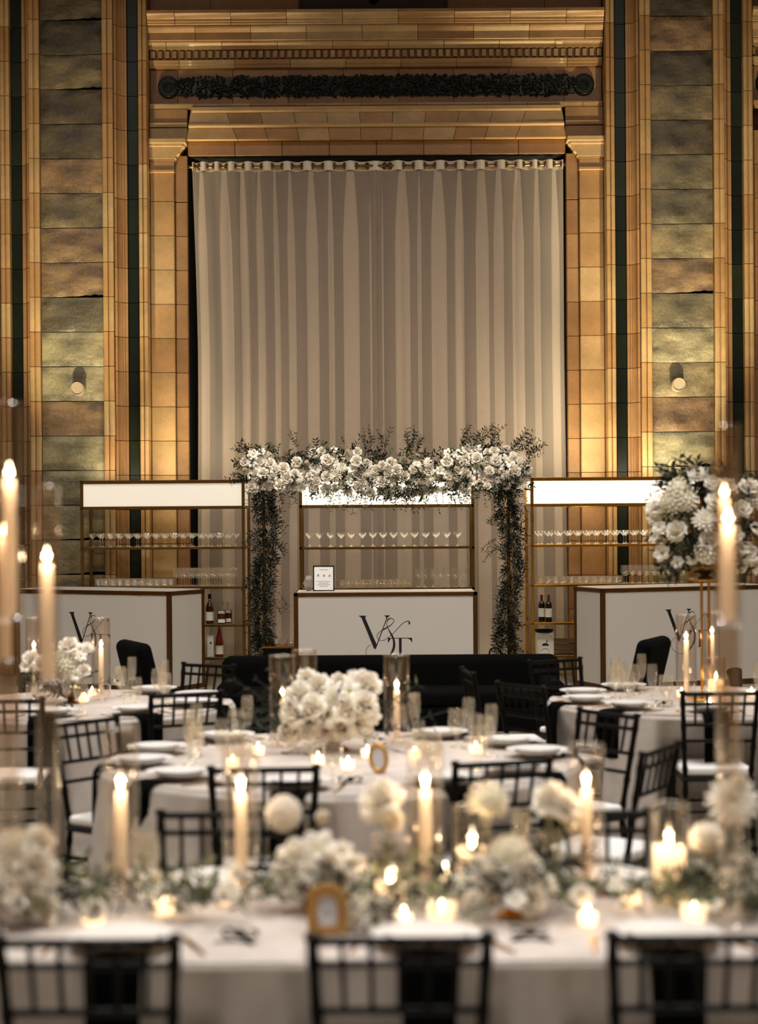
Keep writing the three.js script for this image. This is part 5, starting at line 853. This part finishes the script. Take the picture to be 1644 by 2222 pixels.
// right table: big arrangement on a tall gold stand
{
  const base = onTop(1531, 11.05, TOP + 0.001), st = thing('flower_stand', 'tall slim gold flower stand on the right round table', 'stand', base);
  for (const [x, z] of [[-0.022, -0.022], [0.022, -0.022], [-0.022, 0.022], [0.022, 0.022]]) part('rod', bar([x, 0, z], [x, 0.72, z], 0.005), M.gold, st);
  part('base', boxAt(0.2, 0.012, 0.2, 0, 0.006, 0, 0.003), M.gold, st); part('top_plate', boxAt(0.18, 0.01, 0.18, 0, 0.722, 0, 0.003), M.gold, st);
  const spots = [[1512, 1030, 0.13, 'dahlia'], [1505, 1020, 0.09, 'bud'], [1475, 1065, 0.17, 'hydrangea'], [1460, 1090, 0.16, 'hydrangea'], [1490, 1085, 0.15, 'hydrangea'], [1422, 1103, 0.11, 'rose'], [1436, 1085, 0.1, 'anemone'], [1530, 1127, 0.16, 'dahlia'], [1465, 1160, 0.13, 'bud'], [1468, 1152, 0.12, 'rose'], [1535, 1195, 0.17, 'hydrangea'], [1540, 1172, 0.12, 'rose'], [1430, 1145, 0.09, 'anemone'], [1420, 1165, 0.08, 'anemone'], [1437, 1200, 0.11, 'anemone'], [1545, 1048, 0.1, 'rose'], [1552, 1090, 0.12, 'rose'], [1470, 1220, 0.08, 'anemone'], [1500, 1215, 0.07, 'anemone'], [1626, 1060, 0.13, 'rose'], [1640, 1085, 0.14, 'hydrangea'], [1610, 1105, 0.11, 'rose'], [1620, 1200, 0.13, 'rose'], [1640, 1225, 0.12, 'rose'], [1610, 1190, 0.09, 'anemone'], [1590, 1160, 0.12, 'rose'], [1575, 1060, 0.13, 'rose'], [1580, 1120, 0.12, 'dahlia'], [1640, 1150, 0.1, 'anemone'], [1565, 1210, 0.12, 'hydrangea'], [1600, 1225, 0.11, 'rose'], [1415, 1125, 0.07, 'anemone']];
  const b = [base[0], base[1] + 0.729, base[2]], r = rng(91);
  const o = arrangement('flower_arrangement', 'large arrangement of white flowers and dark leaves on the tall gold stand', 'flower arrangement', b, bowl(0.09, 0.07, M.goldDull), spots.map(([x, y, s, k]) => { const q = Math.hypot((x - 1531) / 120, (y - 1125) / 120); return [x, y, s, k, 0.3 * Math.sqrt(Math.max(0.05, 1 - q * q * 0.8))]; }), 11.05, 92, 0, 0.2);
  const lv = []; for (let k = 0; k < 210; k++) { const a = r() * 6.28, e = (r() - 0.42) * 2.4, rr = 0.1 + r() * 0.16, y0 = 0.32; twig(lv, [Math.cos(a) * rr * 0.8, y0 + Math.sin(e) * rr, Math.sin(a) * rr * 0.8], [Math.cos(a) * Math.cos(e), Math.sin(e) * 0.9, Math.sin(a) * Math.cos(e)], 0.1 + r() * 0.09, 4, 0.06, r, 1.1); }
  part('foliage', merge(lv), M.leafDark, o).userData.kind = 'stuff';
}
// ---------------------------------------------------------------- small gold table-number frames
{
  const cardGold = std('#c79a58', 0.42, 0.55); const f = thing('table_card', 'small ornate gold frame with an arched white card on the front table', 'card frame', onTop(710, 4.98, TOP + 0.001)); f.rotation.x = -0.12;
  const outer = new THREE.Shape(); outer.moveTo(-0.05, 0); outer.lineTo(0.05, 0); outer.lineTo(0.052, 0.1); outer.quadraticCurveTo(0.05, 0.128, 0.03, 0.122); outer.quadraticCurveTo(0, 0.142, -0.03, 0.122); outer.quadraticCurveTo(-0.05, 0.128, -0.052, 0.1); outer.lineTo(-0.05, 0);
  const hole = new THREE.Path(); hole.moveTo(-0.03, 0.018); hole.lineTo(0.03, 0.018); hole.lineTo(0.03, 0.075); hole.absarc(0, 0.075, 0.03, 0, Math.PI, false); hole.lineTo(-0.03, 0.018); outer.holes.push(hole);
  part('frame', new THREE.ExtrudeGeometry(outer, { depth: 0.008, bevelEnabled: true, bevelSize: 0.003, bevelThickness: 0.003, bevelSegments: 2 }), cardGold, f); part('card', boxAt(0.07, 0.1, 0.002, 0, 0.06, 0.001), std('#e4e6ec', 0.7), f);
  part('print', merge([boxAt(0.03, 0.003, 0.0005, 0, 0.062, 0.0025), boxAt(0.022, 0.003, 0.0005, 0, 0.052, 0.0025)]), std('#8a8a90', 0.8), f);
  const g = thing('table_card', 'small oval gold frame with a white card on the middle round table', 'card frame', onTop(824, 8.02, TOP + 0.001), -0.5); g.rotation.z = 0.1;
  part('frame', new THREE.TorusGeometry(0.05, 0.011, 10, 36).scale(0.8, 1.15, 1).translate(0, 0.068, 0), cardGold, g); part('card', new THREE.CircleGeometry(0.048, 32).scale(0.8, 1.15, 1).translate(0, 0.068, 0), std('#dfe1e6', 0.7), g); part('stay', bar([0, 0.07, -0.004], [0, 0.0, -0.05], 0.003), M.gold, g);
}
scene.updateMatrixWorld(true);
renderer.render(scene, camera);
